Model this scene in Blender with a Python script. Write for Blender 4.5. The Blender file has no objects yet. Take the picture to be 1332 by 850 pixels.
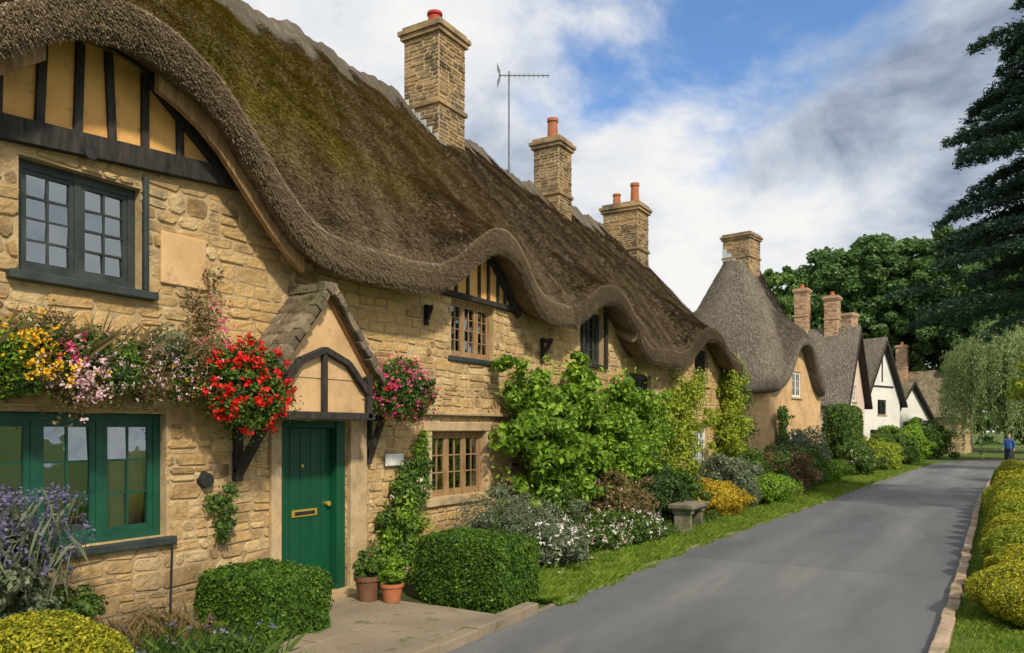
import bpy, math, random
import numpy as np
from mathutils import Vector, Matrix
random.seed(7); rng=np.random.default_rng(7)
D=bpy.data; S=bpy.context.scene
R=random.uniform
# ------------------------------------------------------------ materials
def newmat(name):
    m=D.materials.new(name); m.use_nodes=True; nt=m.node_tree; nt.nodes.clear()
    o=nt.nodes.new('ShaderNodeOutputMaterial'); b=nt.nodes.new('ShaderNodeBsdfPrincipled')
    nt.links.new(b.outputs[0],o.inputs[0]); return m,nt,b,o
def ramp(nt,cols,fac,lo=0.,hi=1.):
    r=nt.nodes.new('ShaderNodeValToRGB'); e=r.color_ramp.elements
    n=len(cols)
    while len(e)<n: e.new(.5)
    for i,c in enumerate(cols):
        e[i].position=lo+(hi-lo)*i/max(1,n-1); e[i].color=(*c,1)
    nt.links.new(fac,r.inputs[0]); return r.outputs[0]
def noise(nt,scale,detail=5,rough=.6,coord='Object',stretch=(1,1,1),dist=0,vec=None):
    mp=nt.nodes.new('ShaderNodeMapping'); mp.inputs['Scale'].default_value=stretch
    if vec is None:
        tc=nt.nodes.new('ShaderNodeTexCoord'); vec=tc.outputs[coord]
    nt.links.new(vec,mp.inputs[0])
    n=nt.nodes.new('ShaderNodeTexNoise'); n.inputs['Scale'].default_value=scale; n.inputs['Detail'].default_value=detail
    n.inputs['Roughness'].default_value=rough; n.inputs['Distortion'].default_value=dist
    nt.links.new(mp.outputs[0],n.inputs['Vector']); return n.outputs['Fac']
def mixf(nt,a,b,f):
    m=nt.nodes.new('ShaderNodeMix'); m.data_type='FLOAT'; m.inputs[0].default_value=f
    nt.links.new(a,m.inputs[2]); nt.links.new(b,m.inputs[3]); return m.outputs[0]
def mixc(nt,a,b,fac,blend='MIX'):
    m=nt.nodes.new('ShaderNodeMix'); m.data_type='RGBA'; m.blend_type=blend
    if isinstance(fac,float): m.inputs[0].default_value=fac
    else: nt.links.new(fac,m.inputs[0])
    for s,i in ((a,6),(b,7)):
        if isinstance(s,tuple): m.inputs[i].default_value=(*s,1)
        else: nt.links.new(s,m.inputs[i])
    return m.outputs[2]
def mth(nt,op,a,b=0.):
    m=nt.nodes.new('ShaderNodeMath'); m.operation=op
    for i,s in enumerate((a,b)):
        if isinstance(s,(int,float)): m.inputs[i].default_value=s
        else: nt.links.new(s,m.inputs[i])
    return m.outputs[0]
def mrange(nt,v,lo,hi,a=0.,b=1.):
    r=nt.nodes.new('ShaderNodeMapRange'); r.interpolation_type='SMOOTHSTEP'; r.inputs[1].default_value=lo; r.inputs[2].default_value=hi; r.inputs[3].default_value=a; r.inputs[4].default_value=b
    nt.links.new(v,r.inputs[0]); return r.outputs[0]
def objx(nt,i=0):
    tc=nt.nodes.new('ShaderNodeTexCoord'); s=nt.nodes.new('ShaderNodeSeparateXYZ'); nt.links.new(tc.outputs['Object'],s.inputs[0]); return s.outputs[i]
def mat(name,cols,scale=5,detail=6,rough=.85,bump=.0,bscale=40,island=0,coord='Object',stretch=(1,1,1),spec=.25,metal=0,big=None,lo=.3,hi=.7,bstretch=None,bdist=.02,post=None):
    m,nt,b,o=newmat(name)
    f=noise(nt,scale,detail,.65,coord,stretch)
    if island:
        g=nt.nodes.new('ShaderNodeNewGeometry'); mr=nt.nodes.new('ShaderNodeMapRange')
        mr.inputs[3].default_value=.25; mr.inputs[4].default_value=.75
        nt.links.new(g.outputs['Random Per Island'],mr.inputs[0]); f=mixf(nt,f,mr.outputs[0],island)
    c=ramp(nt,cols,f,lo,hi)
    for bg in ([big] if big and not isinstance(big,list) else (big or [])):
        bf=noise(nt,bg[1],5,.65,stretch=bg[4] if len(bg)>4 else (1,1,1)); rr=ramp(nt,[(0,0,0),(1,1,1)],bf,bg[2],bg[3]); c=mixc(nt,c,bg[0],rr)
    if post: c=post(nt,c)
    nt.links.new(c,b.inputs['Base Color'])
    b.inputs['Roughness'].default_value=rough; b.inputs['Specular IOR Level'].default_value=spec; b.inputs['Metallic'].default_value=metal
    if bump:
        bn=noise(nt,bscale,6,.7,coord,bstretch or stretch); bu=nt.nodes.new('ShaderNodeBump'); bu.inputs['Strength'].default_value=bump; bu.inputs['Distance'].default_value=bdist
        nt.links.new(bn,bu.inputs['Height']); nt.links.new(bu.outputs[0],b.inputs['Normal'])
    return m
def leafmat(name,cols,trans=.3,nscale=2.5,island=.55):
    m,nt,b,o=newmat(name)
    g=nt.nodes.new('ShaderNodeNewGeometry'); f=mixf(nt,noise(nt,nscale,3,.6),g.outputs['Random Per Island'],island)
    c=ramp(nt,cols,f,.2,.8); nt.links.new(c,b.inputs['Base Color']); b.inputs['Roughness'].default_value=.55; b.inputs['Specular IOR Level'].default_value=.3
    t=nt.nodes.new('ShaderNodeBsdfTranslucent'); nt.links.new(c,t.inputs[0]); ms=nt.nodes.new('ShaderNodeMixShader'); ms.inputs[0].default_value=trans
    nt.links.new(b.outputs[0],ms.inputs[1]); nt.links.new(t.outputs[0],ms.inputs[2]); nt.links.new(ms.outputs[0],o.inputs[0]); return m
M={}
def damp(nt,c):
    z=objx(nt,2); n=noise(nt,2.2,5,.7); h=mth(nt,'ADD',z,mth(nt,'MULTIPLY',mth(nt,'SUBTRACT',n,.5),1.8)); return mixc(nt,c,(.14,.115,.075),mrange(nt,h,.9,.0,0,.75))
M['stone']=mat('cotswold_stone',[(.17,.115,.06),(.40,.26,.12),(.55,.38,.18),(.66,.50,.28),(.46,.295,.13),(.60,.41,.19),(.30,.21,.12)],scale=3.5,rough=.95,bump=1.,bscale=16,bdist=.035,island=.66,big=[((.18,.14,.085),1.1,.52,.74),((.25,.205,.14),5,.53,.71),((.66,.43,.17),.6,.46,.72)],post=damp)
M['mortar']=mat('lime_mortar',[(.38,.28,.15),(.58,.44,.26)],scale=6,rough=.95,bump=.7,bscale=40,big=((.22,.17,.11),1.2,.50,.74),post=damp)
M['chim']=mat('chimney_stone',[(.12,.085,.06),(.30,.20,.105),(.46,.32,.17),(.22,.16,.11)],scale=4,rough=.95,bump=.8,bscale=25,island=.6,big=((.08,.07,.06),1.5,.42,.72))
M['brick']=mat('old_brick',[(.24,.13,.09),(.40,.24,.155),(.50,.37,.25)],scale=4,rough=.9,bump=.5,island=.7)
M['dress']=mat('dressed_stone',[(.38,.28,.16),(.60,.45,.27)],scale=4,rough=.9,bump=.6,bscale=26,big=[((.18,.15,.10),2.5,.48,.74),((.54,.36,.16),1.2,.5,.8)])
M['ochre']=mat('ochre_render',[(.64,.35,.11),(.80,.46,.16)],scale=3,rough=.9,bump=.3,bscale=30,big=[((.44,.25,.09),1.8,.48,.8),((.35,.22,.10),6,.58,.75)])
M['peach']=mat('peach_render',[(.52,.33,.16),(.68,.47,.26)],scale=2,rough=.9,bump=.35,bscale=22,big=[((.36,.24,.13),1.6,.47,.77),((.27,.19,.11),5,.58,.74)])
M['pink']=mat('pink_render',[(.62,.48,.38),(.72,.6,.5)],scale=2,rough=.9,bump=.2,big=((.4,.3,.22),1.,.5,.8))
M['white']=mat('white_render',[(.66,.66,.62),(.80,.80,.78)],scale=2,rough=.9,bump=.2,big=((.45,.44,.4),1.,.5,.85))
M['timber']=mat('black_timber',[(.012,.012,.014),(.06,.052,.045)],scale=6,rough=.75,bump=.6,bscale=10,stretch=(3,3,.6))
M['oak']=mat('oak_wood',[(.18,.10,.045),(.42,.27,.14)],scale=8,rough=.7,bump=.4,bscale=12,stretch=(3,3,.5))
M['green']=mat('green_paint',[(.003,.055,.026),(.006,.092,.042)],scale=2.5,rough=.45,bump=.12,bscale=30,spec=.4,stretch=(1,1,.4),big=((.01,.07,.04),4,.5,.8))
M['green2']=mat('dark_green_paint',[(.004,.052,.032),(.010,.088,.050)],scale=4,rough=.45,spec=.4,bump=.1)
M['slatewood']=mat('grey_frame_paint',[(.020,.028,.028),(.055,.068,.066)],scale=4,rough=.5)
M['whitep']=mat('white_paint',[(.6,.6,.57),(.75,.75,.72)],scale=3,rough=.5)
M['lead']=mat('lead_flashing',[(.4,.42,.45),(.65,.67,.7)],scale=3,rough=.5,metal=.2)
M['tc']=mat('terracotta',[(.33,.10,.04),(.50,.18,.08)],scale=5,rough=.8,bump=.2,big=((.2,.12,.08),4,.5,.8))
M['brpot']=mat('brown_clay',[(.12,.06,.035),(.2,.10,.06)],scale=5,rough=.6)
M['redpot']=mat('red_glazed_clay',[(.35,.03,.02),(.5,.06,.03)],scale=5,rough=.6)
M['tile']=mat('stone_roof_tile',[(.08,.065,.05),(.20,.155,.11),(.32,.26,.18)],scale=5,rough=.95,bump=1.,bscale=14,bdist=.03,island=.5,big=[((.07,.075,.03),2,.46,.68),((.35,.33,.28),6,.60,.74)])
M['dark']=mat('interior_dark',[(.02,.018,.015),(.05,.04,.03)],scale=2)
M['curtain']=mat('curtain_cloth',[(.40,.29,.18),(.56,.44,.29)],scale=10,stretch=(1,6,.3),rough=.95)
M['brass']=mat('brass',[(.6,.4,.06),(.75,.55,.12)],scale=5,rough=.35,metal=.6)
M['iron']=mat('black_iron',[(.015,.015,.017),(.04,.04,.04)],scale=8,rough=.5)
M['steel']=mat('aerial_metal',[(.12,.12,.13),(.25,.25,.27)],scale=8,rough=.4,metal=.5)
def road_post(nt,c):
    x=objx(nt,0); y=objx(nt,1)
    w=mth(nt,'MULTIPLY',mth(nt,'SUBTRACT',noise(nt,2,4,.6),.5),.12)
    j=mth(nt,'ABSOLUTE',mth(nt,'SUBTRACT',mth(nt,'ADD',y,w),11.6)); c=mixc(nt,c,(.05,.05,.053),mrange(nt,j,.008,.03,.6,0))
    p=mth(nt,'MULTIPLY',mrange(nt,mth(nt,'ADD',y,w),11.6,11.63),mrange(nt,mth(nt,'ADD',y,w),19.4,19.43,1,0)); c=mixc(nt,c,mixc(nt,c,(.88,.89,.91),1.0,'MULTIPLY'),p)
    for cx in (-3.0,-1.35):
        d=mth(nt,'ABSOLUTE',mth(nt,'SUBTRACT',mth(nt,'SUBTRACT',x,mth(nt,'MULTIPLY',y,.022)),cx-.25)); c=mixc(nt,c,mixc(nt,c,(1.25,1.24,1.21),1.0,'MULTIPLY'),mrange(nt,d,.05,.45,.8,0))
    g=noise(nt,230,2,.5); gr=ramp(nt,[(.5,.5,.5),(1.5,1.5,1.5)],g,.35,.65); c=mixc(nt,c,gr,1.0,'MULTIPLY')
    return c
M['asphalt']=mat('asphalt',[(.10,.105,.113),(.155,.16,.168)],scale=40,detail=9,rough=.70,bump=.8,bscale=150,bdist=.008,spec=.4,big=[((.075,.079,.086),.5,.46,.68,(1,.25,1)),((.20,.197,.188),1.1,.53,.80,(1,.14,1)),((.06,.06,.065),7,.66,.72)],post=road_post)
M['paving']=mat('worn_paving',[(.20,.16,.115),(.38,.31,.225)],scale=3,rough=.9,bump=.6,bscale=30,big=[((.12,.11,.08),1.5,.43,.75),((.10,.12,.05),5,.58,.72)])
M['kerb']=mat('kerb_stone',[(.15,.13,.10),(.30,.26,.2)],scale=5,rough=.9,bump=.5,island=.5,big=((.07,.09,.03),3,.45,.7))
M['kerbr']=mat('kerb_edging_brick',[(.32,.22,.15),(.52,.40,.30)],scale=5,rough=.9,bump=.5,island=.5,big=[((.15,.14,.08),3,.45,.75),((.08,.1,.03),5,.6,.7)])
M['soil']=mat('garden_soil',[(.03,.022,.014),(.08,.06,.035)],scale=12,rough=.95,bump=1,bscale=25,big=((.05,.08,.02),1.5,.4,.6))
M['ground']=mat('grass_ground',[(.04,.08,.012),(.10,.17,.025)],scale=8,rough=.95,bump=.8,bscale=40,big=((.1,.12,.03),.2,.4,.7))
m,nt,b,o=newmat('window_glass'); b.inputs['Base Color'].default_value=(.85,.95,1,1); b.inputs['Roughness'].default_value=.02; b.inputs['Metallic'].default_value=1.0
tr=nt.nodes.new('ShaderNodeBsdfTransparent'); tr.inputs[0].default_value=(.8,.85,.85,1); ms=nt.nodes.new('ShaderNodeMixShader')
lw=nt.nodes.new('ShaderNodeFresnel'); lw.inputs[0].default_value=1.7
nt.links.new(mth(nt,'MAXIMUM',lw.outputs[0],.30),ms.inputs[0]); nt.links.new(tr.outputs[0],ms.inputs[1]); nt.links.new(b.outputs[0],ms.inputs[2]); nt.links.new(ms.outputs[0],o.inputs[0])
bn=noise(nt,3,2); bu=nt.nodes.new('ShaderNodeBump'); bu.inputs['Strength'].default_value=.12; bu.inputs['Distance'].default_value=.02; nt.links.new(bn,bu.inputs['Height']); nt.links.new(bu.outputs[0],b.inputs['Normal'])
M['glass']=m
def mossmask(nt,mlo,mhi,usex):
    mf=noise(nt,.6,8,.76); r=ramp(nt,[(0,0,0),(1,1,1)],mf,mlo,mhi)
    if usex:
        x=objx(nt,0); n=noise(nt,1.2,4,.6); xx=mth(nt,'ADD',x,mth(nt,'MULTIPLY',mth(nt,'SUBTRACT',n,.5),1.3)); r=mth(nt,'MULTIPLY',r,mrange(nt,xx,-.0,-.9))
        r=mth(nt,'MULTIPLY',r,mrange(nt,objx(nt,1),11.0,7.5,.35,1))
    return r
def thatchmat(name,cols,moss,mlo,mhi,usex=False):
    m,nt,b,o=newmat(name)
    f1=noise(nt,1,6,.7,'UV',(38,2.2,1)); f2=noise(nt,1,4,.6,'UV',(4,1.1,1)); f=mixf(nt,f1,f2,.4)
    c=ramp(nt,cols,f,.32,.68)
    c=mixc(nt,c,moss,mossmask(nt,mlo,mhi,usex))
    df=noise(nt,.9,5,.7,'UV',(1,.5,1)); dr=ramp(nt,[(0,0,0),(.45,.45,.45)],df,.5,.75); c=mixc(nt,c,(.055,.042,.03),dr)
    g=noise(nt,1,3,.7,'UV',(90,7,1)); gr=ramp(nt,[(.5,.5,.5),(1.35,1.35,1.35)],g,.3,.7); c=mixc(nt,c,gr,1.0,'MULTIPLY')
    nt.links.new(c,b.inputs['Base Color']); b.inputs['Roughness'].default_value=.95; b.inputs['Specular IOR Level'].default_value=.1
    h=mixf(nt,noise(nt,1,5,.8,'UV',(60,3.5,1)),noise(nt,3,4,.7,'UV',(2,1,1)),.45)
    bu=nt.nodes.new('ShaderNodeBump'); bu.inputs['Strength'].default_value=1; bu.inputs['Distance'].default_value=.11
    nt.links.new(h,bu.inputs['Height']); nt.links.new(bu.outputs[0],b.inputs['Normal']); return m
M['thA']=thatchmat('thatch_mossy',[(.11,.078,.048),(.23,.165,.10),(.36,.27,.17)],(.22,.18,.04),.37,.55,True)
M['thB']=thatchmat('thatch_weathered',[(.10,.075,.052),(.225,.165,.11),(.36,.275,.185)],(.17,.14,.04),.48,.68)
M['thC']=thatchmat('thatch_grey',[(.10,.088,.075),(.20,.175,.145),(.32,.285,.235)],(.14,.125,.06),.55,.78)
M['ridge']=thatchmat('thatch_ridge',[(.08,.072,.062),(.20,.17,.14),(.32,.275,.22)],(.13,.115,.06),.45,.75)
def strawmat(name,cols,moss=None):
    post=(lambda nt,c: mixc(nt,c,mixc(nt,c,(.92,1.0,.27),1.0,'MULTIPLY'),mossmask(nt,.37,.55,True))) if moss else None
    return mat(name,cols,scale=.9,rough=.95,island=.6,spec=.1,lo=.25,hi=.75,post=post)
M['stA']=strawmat('straw_mossy',[(.06,.045,.03),(.20,.15,.095),(.35,.27,.175),(.46,.37,.25)],True)
M['stB']=strawmat('straw_weathered',[(.06,.046,.034),(.21,.16,.105),(.41,.32,.215)])
M['stC']=strawmat('straw_grey',[(.07,.062,.053),(.19,.165,.135),(.36,.32,.26)])
G=leafmat
M['box']=G('box_leaves',[(.02,.055,.008),(.065,.15,.015),(.17,.29,.03)],nscale=3)
M['gold']=G('golden_leaves',[(.10,.15,.012),(.32,.33,.02),(.60,.54,.04)],nscale=4)
M['dkleaf']=G('dark_leaves',[(.012,.035,.008),(.045,.09,.02),(.10,.16,.04)])
M['leaf']=G('green_leaves',[(.02,.055,.01),(.08,.15,.022),(.17,.27,.045)])
M['bright']=G('bright_leaves',[(.05,.12,.012),(.17,.32,.025),(.36,.52,.06)],trans=.4)
M['lime']=G('lime_leaves',[(.10,.16,.01),(.27,.35,.025),(.46,.51,.06)],trans=.35)
M['greyleaf']=G('grey_leaves',[(.06,.09,.05),(.14,.18,.10),(.26,.30,.19)])
M['russet']=G('russet_leaves',[(.09,.07,.03),(.19,.15,.06),(.28,.19,.09)])
M['orange']=G('orange_leaves',[(.22,.16,.01),(.46,.33,.02),(.62,.46,.04)])
M['willow']=G('willow_leaves',[(.14,.20,.07),(.24,.33,.12),(.36,.46,.19)],nscale=.6,trans=.4)
M['tree']=G('tree_leaves',[(.035,.085,.026),(.09,.18,.05),(.18,.29,.085)],nscale=.35,island=.4,trans=.35)
M['tree2']=G('ash_leaves',[(.06,.125,.03),(.14,.25,.06),(.25,.37,.10)],nscale=.35,island=.4,trans=.35)
M['needle']=G('conifer_needles',[(.012,.04,.027),(.04,.095,.06),(.09,.16,.10)],trans=.15)
M['grass']=G('grass_blades',[(.07,.13,.012),(.17,.28,.03),(.31,.41,.06)],nscale=3)
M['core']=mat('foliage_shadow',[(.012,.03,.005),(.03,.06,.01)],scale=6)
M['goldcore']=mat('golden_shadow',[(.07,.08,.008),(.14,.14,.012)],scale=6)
M['bark']=mat('bark',[(.04,.03,.02),(.12,.09,.06)],scale=8,bump=.8,stretch=(3,3,.5))
def fm(n,c,c2): return leafmat(n,[c,c2],trans=.25,nscale=8,island=.8)
M['fred']=fm('red_petals',(.5,.006,.006),(.85,.03,.015)); M['fpink']=fm('pink_petals',(.6,.03,.16),(.85,.16,.36))
M['fwhite']=fm('white_petals',(.65,.6,.55),(.85,.82,.8)); M['fyel']=fm('yellow_petals',(.75,.36,.01),(.9,.6,.03))
M['fpale']=fm('pale_pink_petals',(.6,.32,.38),(.8,.6,.62)); M['fpurp']=fm('purple_petals',(.10,.09,.20),(.24,.22,.36))
M['skin']=mat('skin',[(.5,.3,.22),(.55,.34,.25)]); M['blue']=mat('blue_cloth',[(.03,.09,.3),(.05,.13,.38)]); M['navy']=mat('navy_cloth',[(.02,.025,.05),(.03,.04,.07)]); M['hair']=mat('hair',[(.03,.02,.01),(.06,.04,.02)])
# ------------------------------------------------------------ helpers
def link(o,parent=None):
    S.collection.objects.link(o)
    if parent: o.parent=parent
    return o
def empty(name,loc=(0,0,0),yaw=0):
    o=D.objects.new(name,None); o.location=loc; o.rotation_euler=(0,0,yaw); o.empty_display_size=.2; return link(o)
class MB:
    def __init__(s): s.v=[];s.f=[];s.m=[]
    def poly(s,pts,m=0):
        n=len(s.v); s.v+= [tuple(p) for p in pts]; s.f.append(tuple(range(n,n+len(pts)))); s.m.append(m)
    def hexa(s,c,m=0):
        n=len(s.v); s.v+=[tuple(p) for p in c]
        for f in ((0,3,2,1),(4,5,6,7),(0,1,5,4),(1,2,6,5),(2,3,7,6),(3,0,4,7)):
            s.f.append(tuple(n+i for i in f)); s.m.append(m)
    def box(s,x0,x1,y0,y1,z0,z1,m=0):
        s.hexa([(x0,y0,z0),(x1,y0,z0),(x1,y1,z0),(x0,y1,z0),(x0,y0,z1),(x1,y0,z1),(x1,y1,z1),(x0,y1,z1)],m)
    def beam(s,p,q,w,h,m=0,up=(1,0,0)):
        p=Vector(p);q=Vector(q);d=(q-p).normalized();a=Vector(up); a=(a-d*a.dot(d)).normalized(); b=d.cross(a)
        a=a*w/2;b=b*h/2
        s.hexa([p-a-b,p+a-b,p+a+b,p-a+b,q-a-b,q+a-b,q+a+b,q-a+b],m)
    def cyl(s,p,q,r0,r1,n=14,m=0):
        p=Vector(p);q=Vector(q);d=(q-p).normalized();a=d.orthogonal().normalized();b=d.cross(a);k=len(s.v)
        for c,r in ((p,r0),(q,r1)):
            for i in range(n):
                t=2*math.pi*i/n; s.v.append(tuple(c+(a*math.cos(t)+b*math.sin(t))*r))
        for i in range(n):
            j=(i+1)%n; s.f.append((k+i,k+j,k+n+j,k+n+i)); s.m.append(m)
        s.f.append(tuple(k+i for i in range(n))[::-1]); s.m.append(m); s.f.append(tuple(k+n+i for i in range(n))); s.m.append(m)
    def obj(s,name,mats,parent=None,bevel=0,loc=None):
        me=D.meshes.new(name); me.from_pydata(s.v,[],s.f); me.polygons.foreach_set('material_index',s.m)
        for k in mats: me.materials.append(M[k])
        me.update(); o=link(D.objects.new(name,me),parent)
        if loc: o.location=loc
        if bevel:
            b=o.modifiers.new('bevel','BEVEL'); b.width=bevel; b.segments=2; b.limit_method='ANGLE'
        return o
def npobj(name,V,F,mats,mi=0,parent=None,uv=None,smooth=False):
    V=np.asarray(V,np.float32);F=np.asarray(F,np.int32); n=len(F)
    me=D.meshes.new(name); me.vertices.add(len(V)); me.vertices.foreach_set('co',V.ravel())
    me.loops.add(n*4); me.loops.foreach_set('vertex_index',F.ravel()); me.polygons.add(n); me.polygons.foreach_set('loop_start',np.arange(n,dtype=np.int32)*4)
    for k in mats: me.materials.append(M[k])
    me.update(calc_edges=True)
    me.polygons.foreach_set('material_index',np.full(n,mi,np.int32) if np.isscalar(mi) else np.asarray(mi,np.int32))
    me.polygons.foreach_set('use_smooth',np.full(n,smooth))
    if uv is not None:
        l=me.uv_layers.new(name='UVMap'); l.data.foreach_set('uv',np.asarray(uv,np.float32)[F.ravel()].ravel())
    return link(D.objects.new(name,me),parent)
nrm=lambda a:a/np.maximum(np.linalg.norm(a,axis=1,keepdims=True),1e-9)
def lump(d,seed,k=7,f0=1.5,f1=5):
    rs=np.random.default_rng(seed); s=np.zeros(len(d))
    for i in range(k):
        v=nrm(rs.normal(size=(1,3)))[0]*rs.uniform(f0,f1); s+=np.sin(d@v+rs.uniform(0,6.28))
    return s/math.sqrt(k)
def quads(P,N,L,asp=.55,tilt=.6,droop=0):
    n=len(P); L=np.broadcast_to(L,(n,)).reshape(-1,1)*rng.uniform(.6,1.3,(n,1))
    a=nrm(N+tilt*rng.normal(size=(n,3))); t=rng.normal(size=(n,3)); t[:,2]-=droop; t=nrm(t-a*np.sum(t*a,1,keepdims=True)); b=np.cross(a,t)
    V=np.stack([P-t*L,P+b*L*asp+a*L*.15,P+t*L,P-b*L*asp+a*L*.15],1).reshape(-1,3); return V
class Fol:
    def __init__(s): s.V=[];s.F=[];s.mi=[];s.n=0
    def addq(s,V,m):
        k=len(V)//4; s.V.append(V); s.F.append(np.arange(len(V)).reshape(-1,4)+s.n); s.mi.append(np.full(k,m)); s.n+=len(V)
    def leaves(s,P,N,L,m=0,asp=.55,tilt=.6,droop=0): s.addq(quads(P,N,L,asp,tilt,droop),m)
    def mesh(s,V,F,m): s.V.append(V); s.F.append(np.asarray(F)+s.n); s.mi.append(np.full(len(F),m)); s.n+=len(V)
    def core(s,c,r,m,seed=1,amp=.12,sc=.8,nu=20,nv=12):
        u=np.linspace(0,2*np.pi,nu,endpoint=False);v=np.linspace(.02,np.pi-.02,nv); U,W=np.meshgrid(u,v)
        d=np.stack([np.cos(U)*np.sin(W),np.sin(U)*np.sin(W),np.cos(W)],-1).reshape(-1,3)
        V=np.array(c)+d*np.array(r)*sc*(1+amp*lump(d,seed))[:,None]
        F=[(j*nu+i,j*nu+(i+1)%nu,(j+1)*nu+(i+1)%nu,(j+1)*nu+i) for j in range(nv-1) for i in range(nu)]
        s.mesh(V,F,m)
    def blob(s,c,r,n,L,m=0,seed=1,amp=.15,shell=.3,tilt=.6,zmin=-1,asp=.55):
        d=nrm(rng.normal(size=(n,3))); d=d[d[:,2]>zmin]; k=len(d)
        t=(1+amp*lump(d,seed)+.5*amp*lump(d*3,seed+9))*(1-shell*rng.random(k)**1.5)
        P=np.array(c)+d*np.array(r)*t[:,None]; s.leaves(P,nrm(d/np.array(r)),L,m,asp,tilt); return P
    def crown(s,c,r,nc,n,cs,L,m=0,flat=.7,shell=.6,tilt=.7,seed=1,up=.4,droop=0,amp=.12):
        d=nrm(rng.normal(size=(nc,3))); t=(1-shell*rng.random(nc)**1.3)*(1+amp*lump(d,seed)); C=np.array(c)+d*np.array(r)*t[:,None]
        i=rng.integers(0,nc,n); e=nrm(rng.normal(size=(n,3))); sz=cs*rng.uniform(.6,1.25,nc)[i]
        P=C[i]+e*(sz*rng.uniform(.35,1,n)**.7)[:,None]*np.array([1,1,flat]); s.leaves(P,nrm(e+np.array([0,0,up])),L,m,tilt=tilt,droop=droop)
        return C
    def flowers(s,P,N,size,per,m):
        n=len(P); Q=np.repeat(P,per,0)+rng.normal(size=(n*per,3))*size*.55; s.leaves(Q,np.repeat(N,per,0),size*.5,m,asp=.8,tilt=.7)
    def blades(s,P,h,w,lean,m):
        n=len(P); h=h*rng.uniform(.6,1.3,(n,1)); a=rng.uniform(0,6.28,n); t=np.stack([np.cos(a),np.sin(a),0*a],1)*w/2
        l=rng.normal(size=(n,3))*lean*h; l[:,2]=0; up=np.array([0,0,1.])*h
        V=np.stack([P-t,P+t,P+t*.5+up*.55+l*.35,P+up+l],1).reshape(-1,3); s.addq(V,m)
    def obj(s,name,mats,parent=None):
        return npobj(name,np.concatenate(s.V),np.concatenate(s.F),mats,np.concatenate(s.mi),parent)
# stone blocks
class Stones:
    def __init__(s): s.V=[];s.n=0;s.F=[]
    def one(s,O,U,W,Nn,ua,ub,p,q,g,depth,wob):
        if q-p<.035 or ub-ua<.035: return
        e=min(.012,(q-p)*.16); dd=depth*R(.2,1.6)
        def wb(x,y): return (x+wob*(.6*math.sin(y*5.1+x*2.3)+.4*math.sin(y*11+x*1.7)), y+wob*(.6*math.sin(x*3.1+y*2)+.5*math.sin(x*7.7+y*3.3)+.3*math.sin(x*1.1)))
        def ring(i,cut,jit):
            a,b,c,d=ua+i,ub-i,p+i,q-i; k=[cut*R(.3,1.5) for _ in range(4)]; mx=min(b-a,d-c)*.42; k=[min(z,mx) for z in k]
            P=[(a+k[0],c),(b-k[1],c),(b,c+k[1]),(b,d-k[2]),(b-k[2],d),(a+k[3],d),(a,d-k[3]),(a,c+k[0])]
            return [wb(x+R(-jit,jit),y+R(-jit,jit)) for x,y in P]
        cut=min(.04,(q-p)*.22)
        st=random.getstate(); r0=ring(g,cut,.004); random.setstate(st); r1=ring(g+e,cut,.006)
        for (x,y) in r0: s.V.append(O+U*x+W*y-Nn*.004)
        for (x,y) in r1: s.V.append(O+U*x+W*y+Nn*(dd+R(-.004,.004)))
        n=s.n; t=n+8; s.F+=[(t,t+1,t+2,t+3),(t,t+3,t+4,t+7),(t+4,t+5,t+6,t+7)]+[(n+i,n+(i+1)%8,t+(i+1)%8,t+i) for i in range(8)]; s.n+=16
    def face(s,O,U,W,Nn,width,height,ch=(.09,.17),sl=(.14,.42),ops=[],top=None,gap=.005,depth=.014,v0=0,wob=0,split=0):
        O=np.array(O,float);U=np.array(U,float);W=np.array(W,float);Nn=np.array(Nn,float)
        v=v0
        while v<height-.02:
            h=R(*ch); 
            if v+h>height-.05: h=height-v
            u=0 if random.random()<.5 else -R(0,.1); 
            while u<width:
                L=R(*sl); a=max(0,u); b=min(width,u+L); u+=L
                if b-a<.03: continue
                cuts=sorted({a,b,*[c for o in ops for c in (o[0],o[1]) if a<c<b and o[2]<v+h and o[3]>v]})
                for ua,ub in zip(cuts[:-1],cuts[1:]):
                    rs=[(v,v+h)]; mid=(ua+ub)/2
                    for o in ops:
                        if o[0]<mid<o[1]:
                            nr=[]
                            for p,q in rs:
                                if o[3]<=p or o[2]>=q: nr.append((p,q)); continue
                                if o[2]>p: nr.append((p,o[2]))
                                if o[3]<q: nr.append((o[3],q))
                            rs=nr
                    for p,q in rs:
                        if top: q=min(q,top(ua),top(ub))
                        if split and q-p>.14 and random.random()<split:
                            m_=p+(q-p)*R(.35,.65); s.one(O,U,W,Nn,ua,ub,p,m_,gap,depth,wob)
                            if ub-ua>.26 and random.random()<.5:
                                c=ua+(ub-ua)*R(.35,.65); s.one(O,U,W,Nn,ua,c,m_,q,gap,depth,wob); s.one(O,U,W,Nn,c,ub,m_,q,gap,depth,wob)
                            else: s.one(O,U,W,Nn,ua,ub,m_,q,gap,depth,wob)
                        else: s.one(O,U,W,Nn,ua,ub,p,q,gap,depth,wob)
            v+=h
    def obj(s,name,m,parent): return npobj(name,np.array(s.V),s.F,[m],0,parent)
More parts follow.
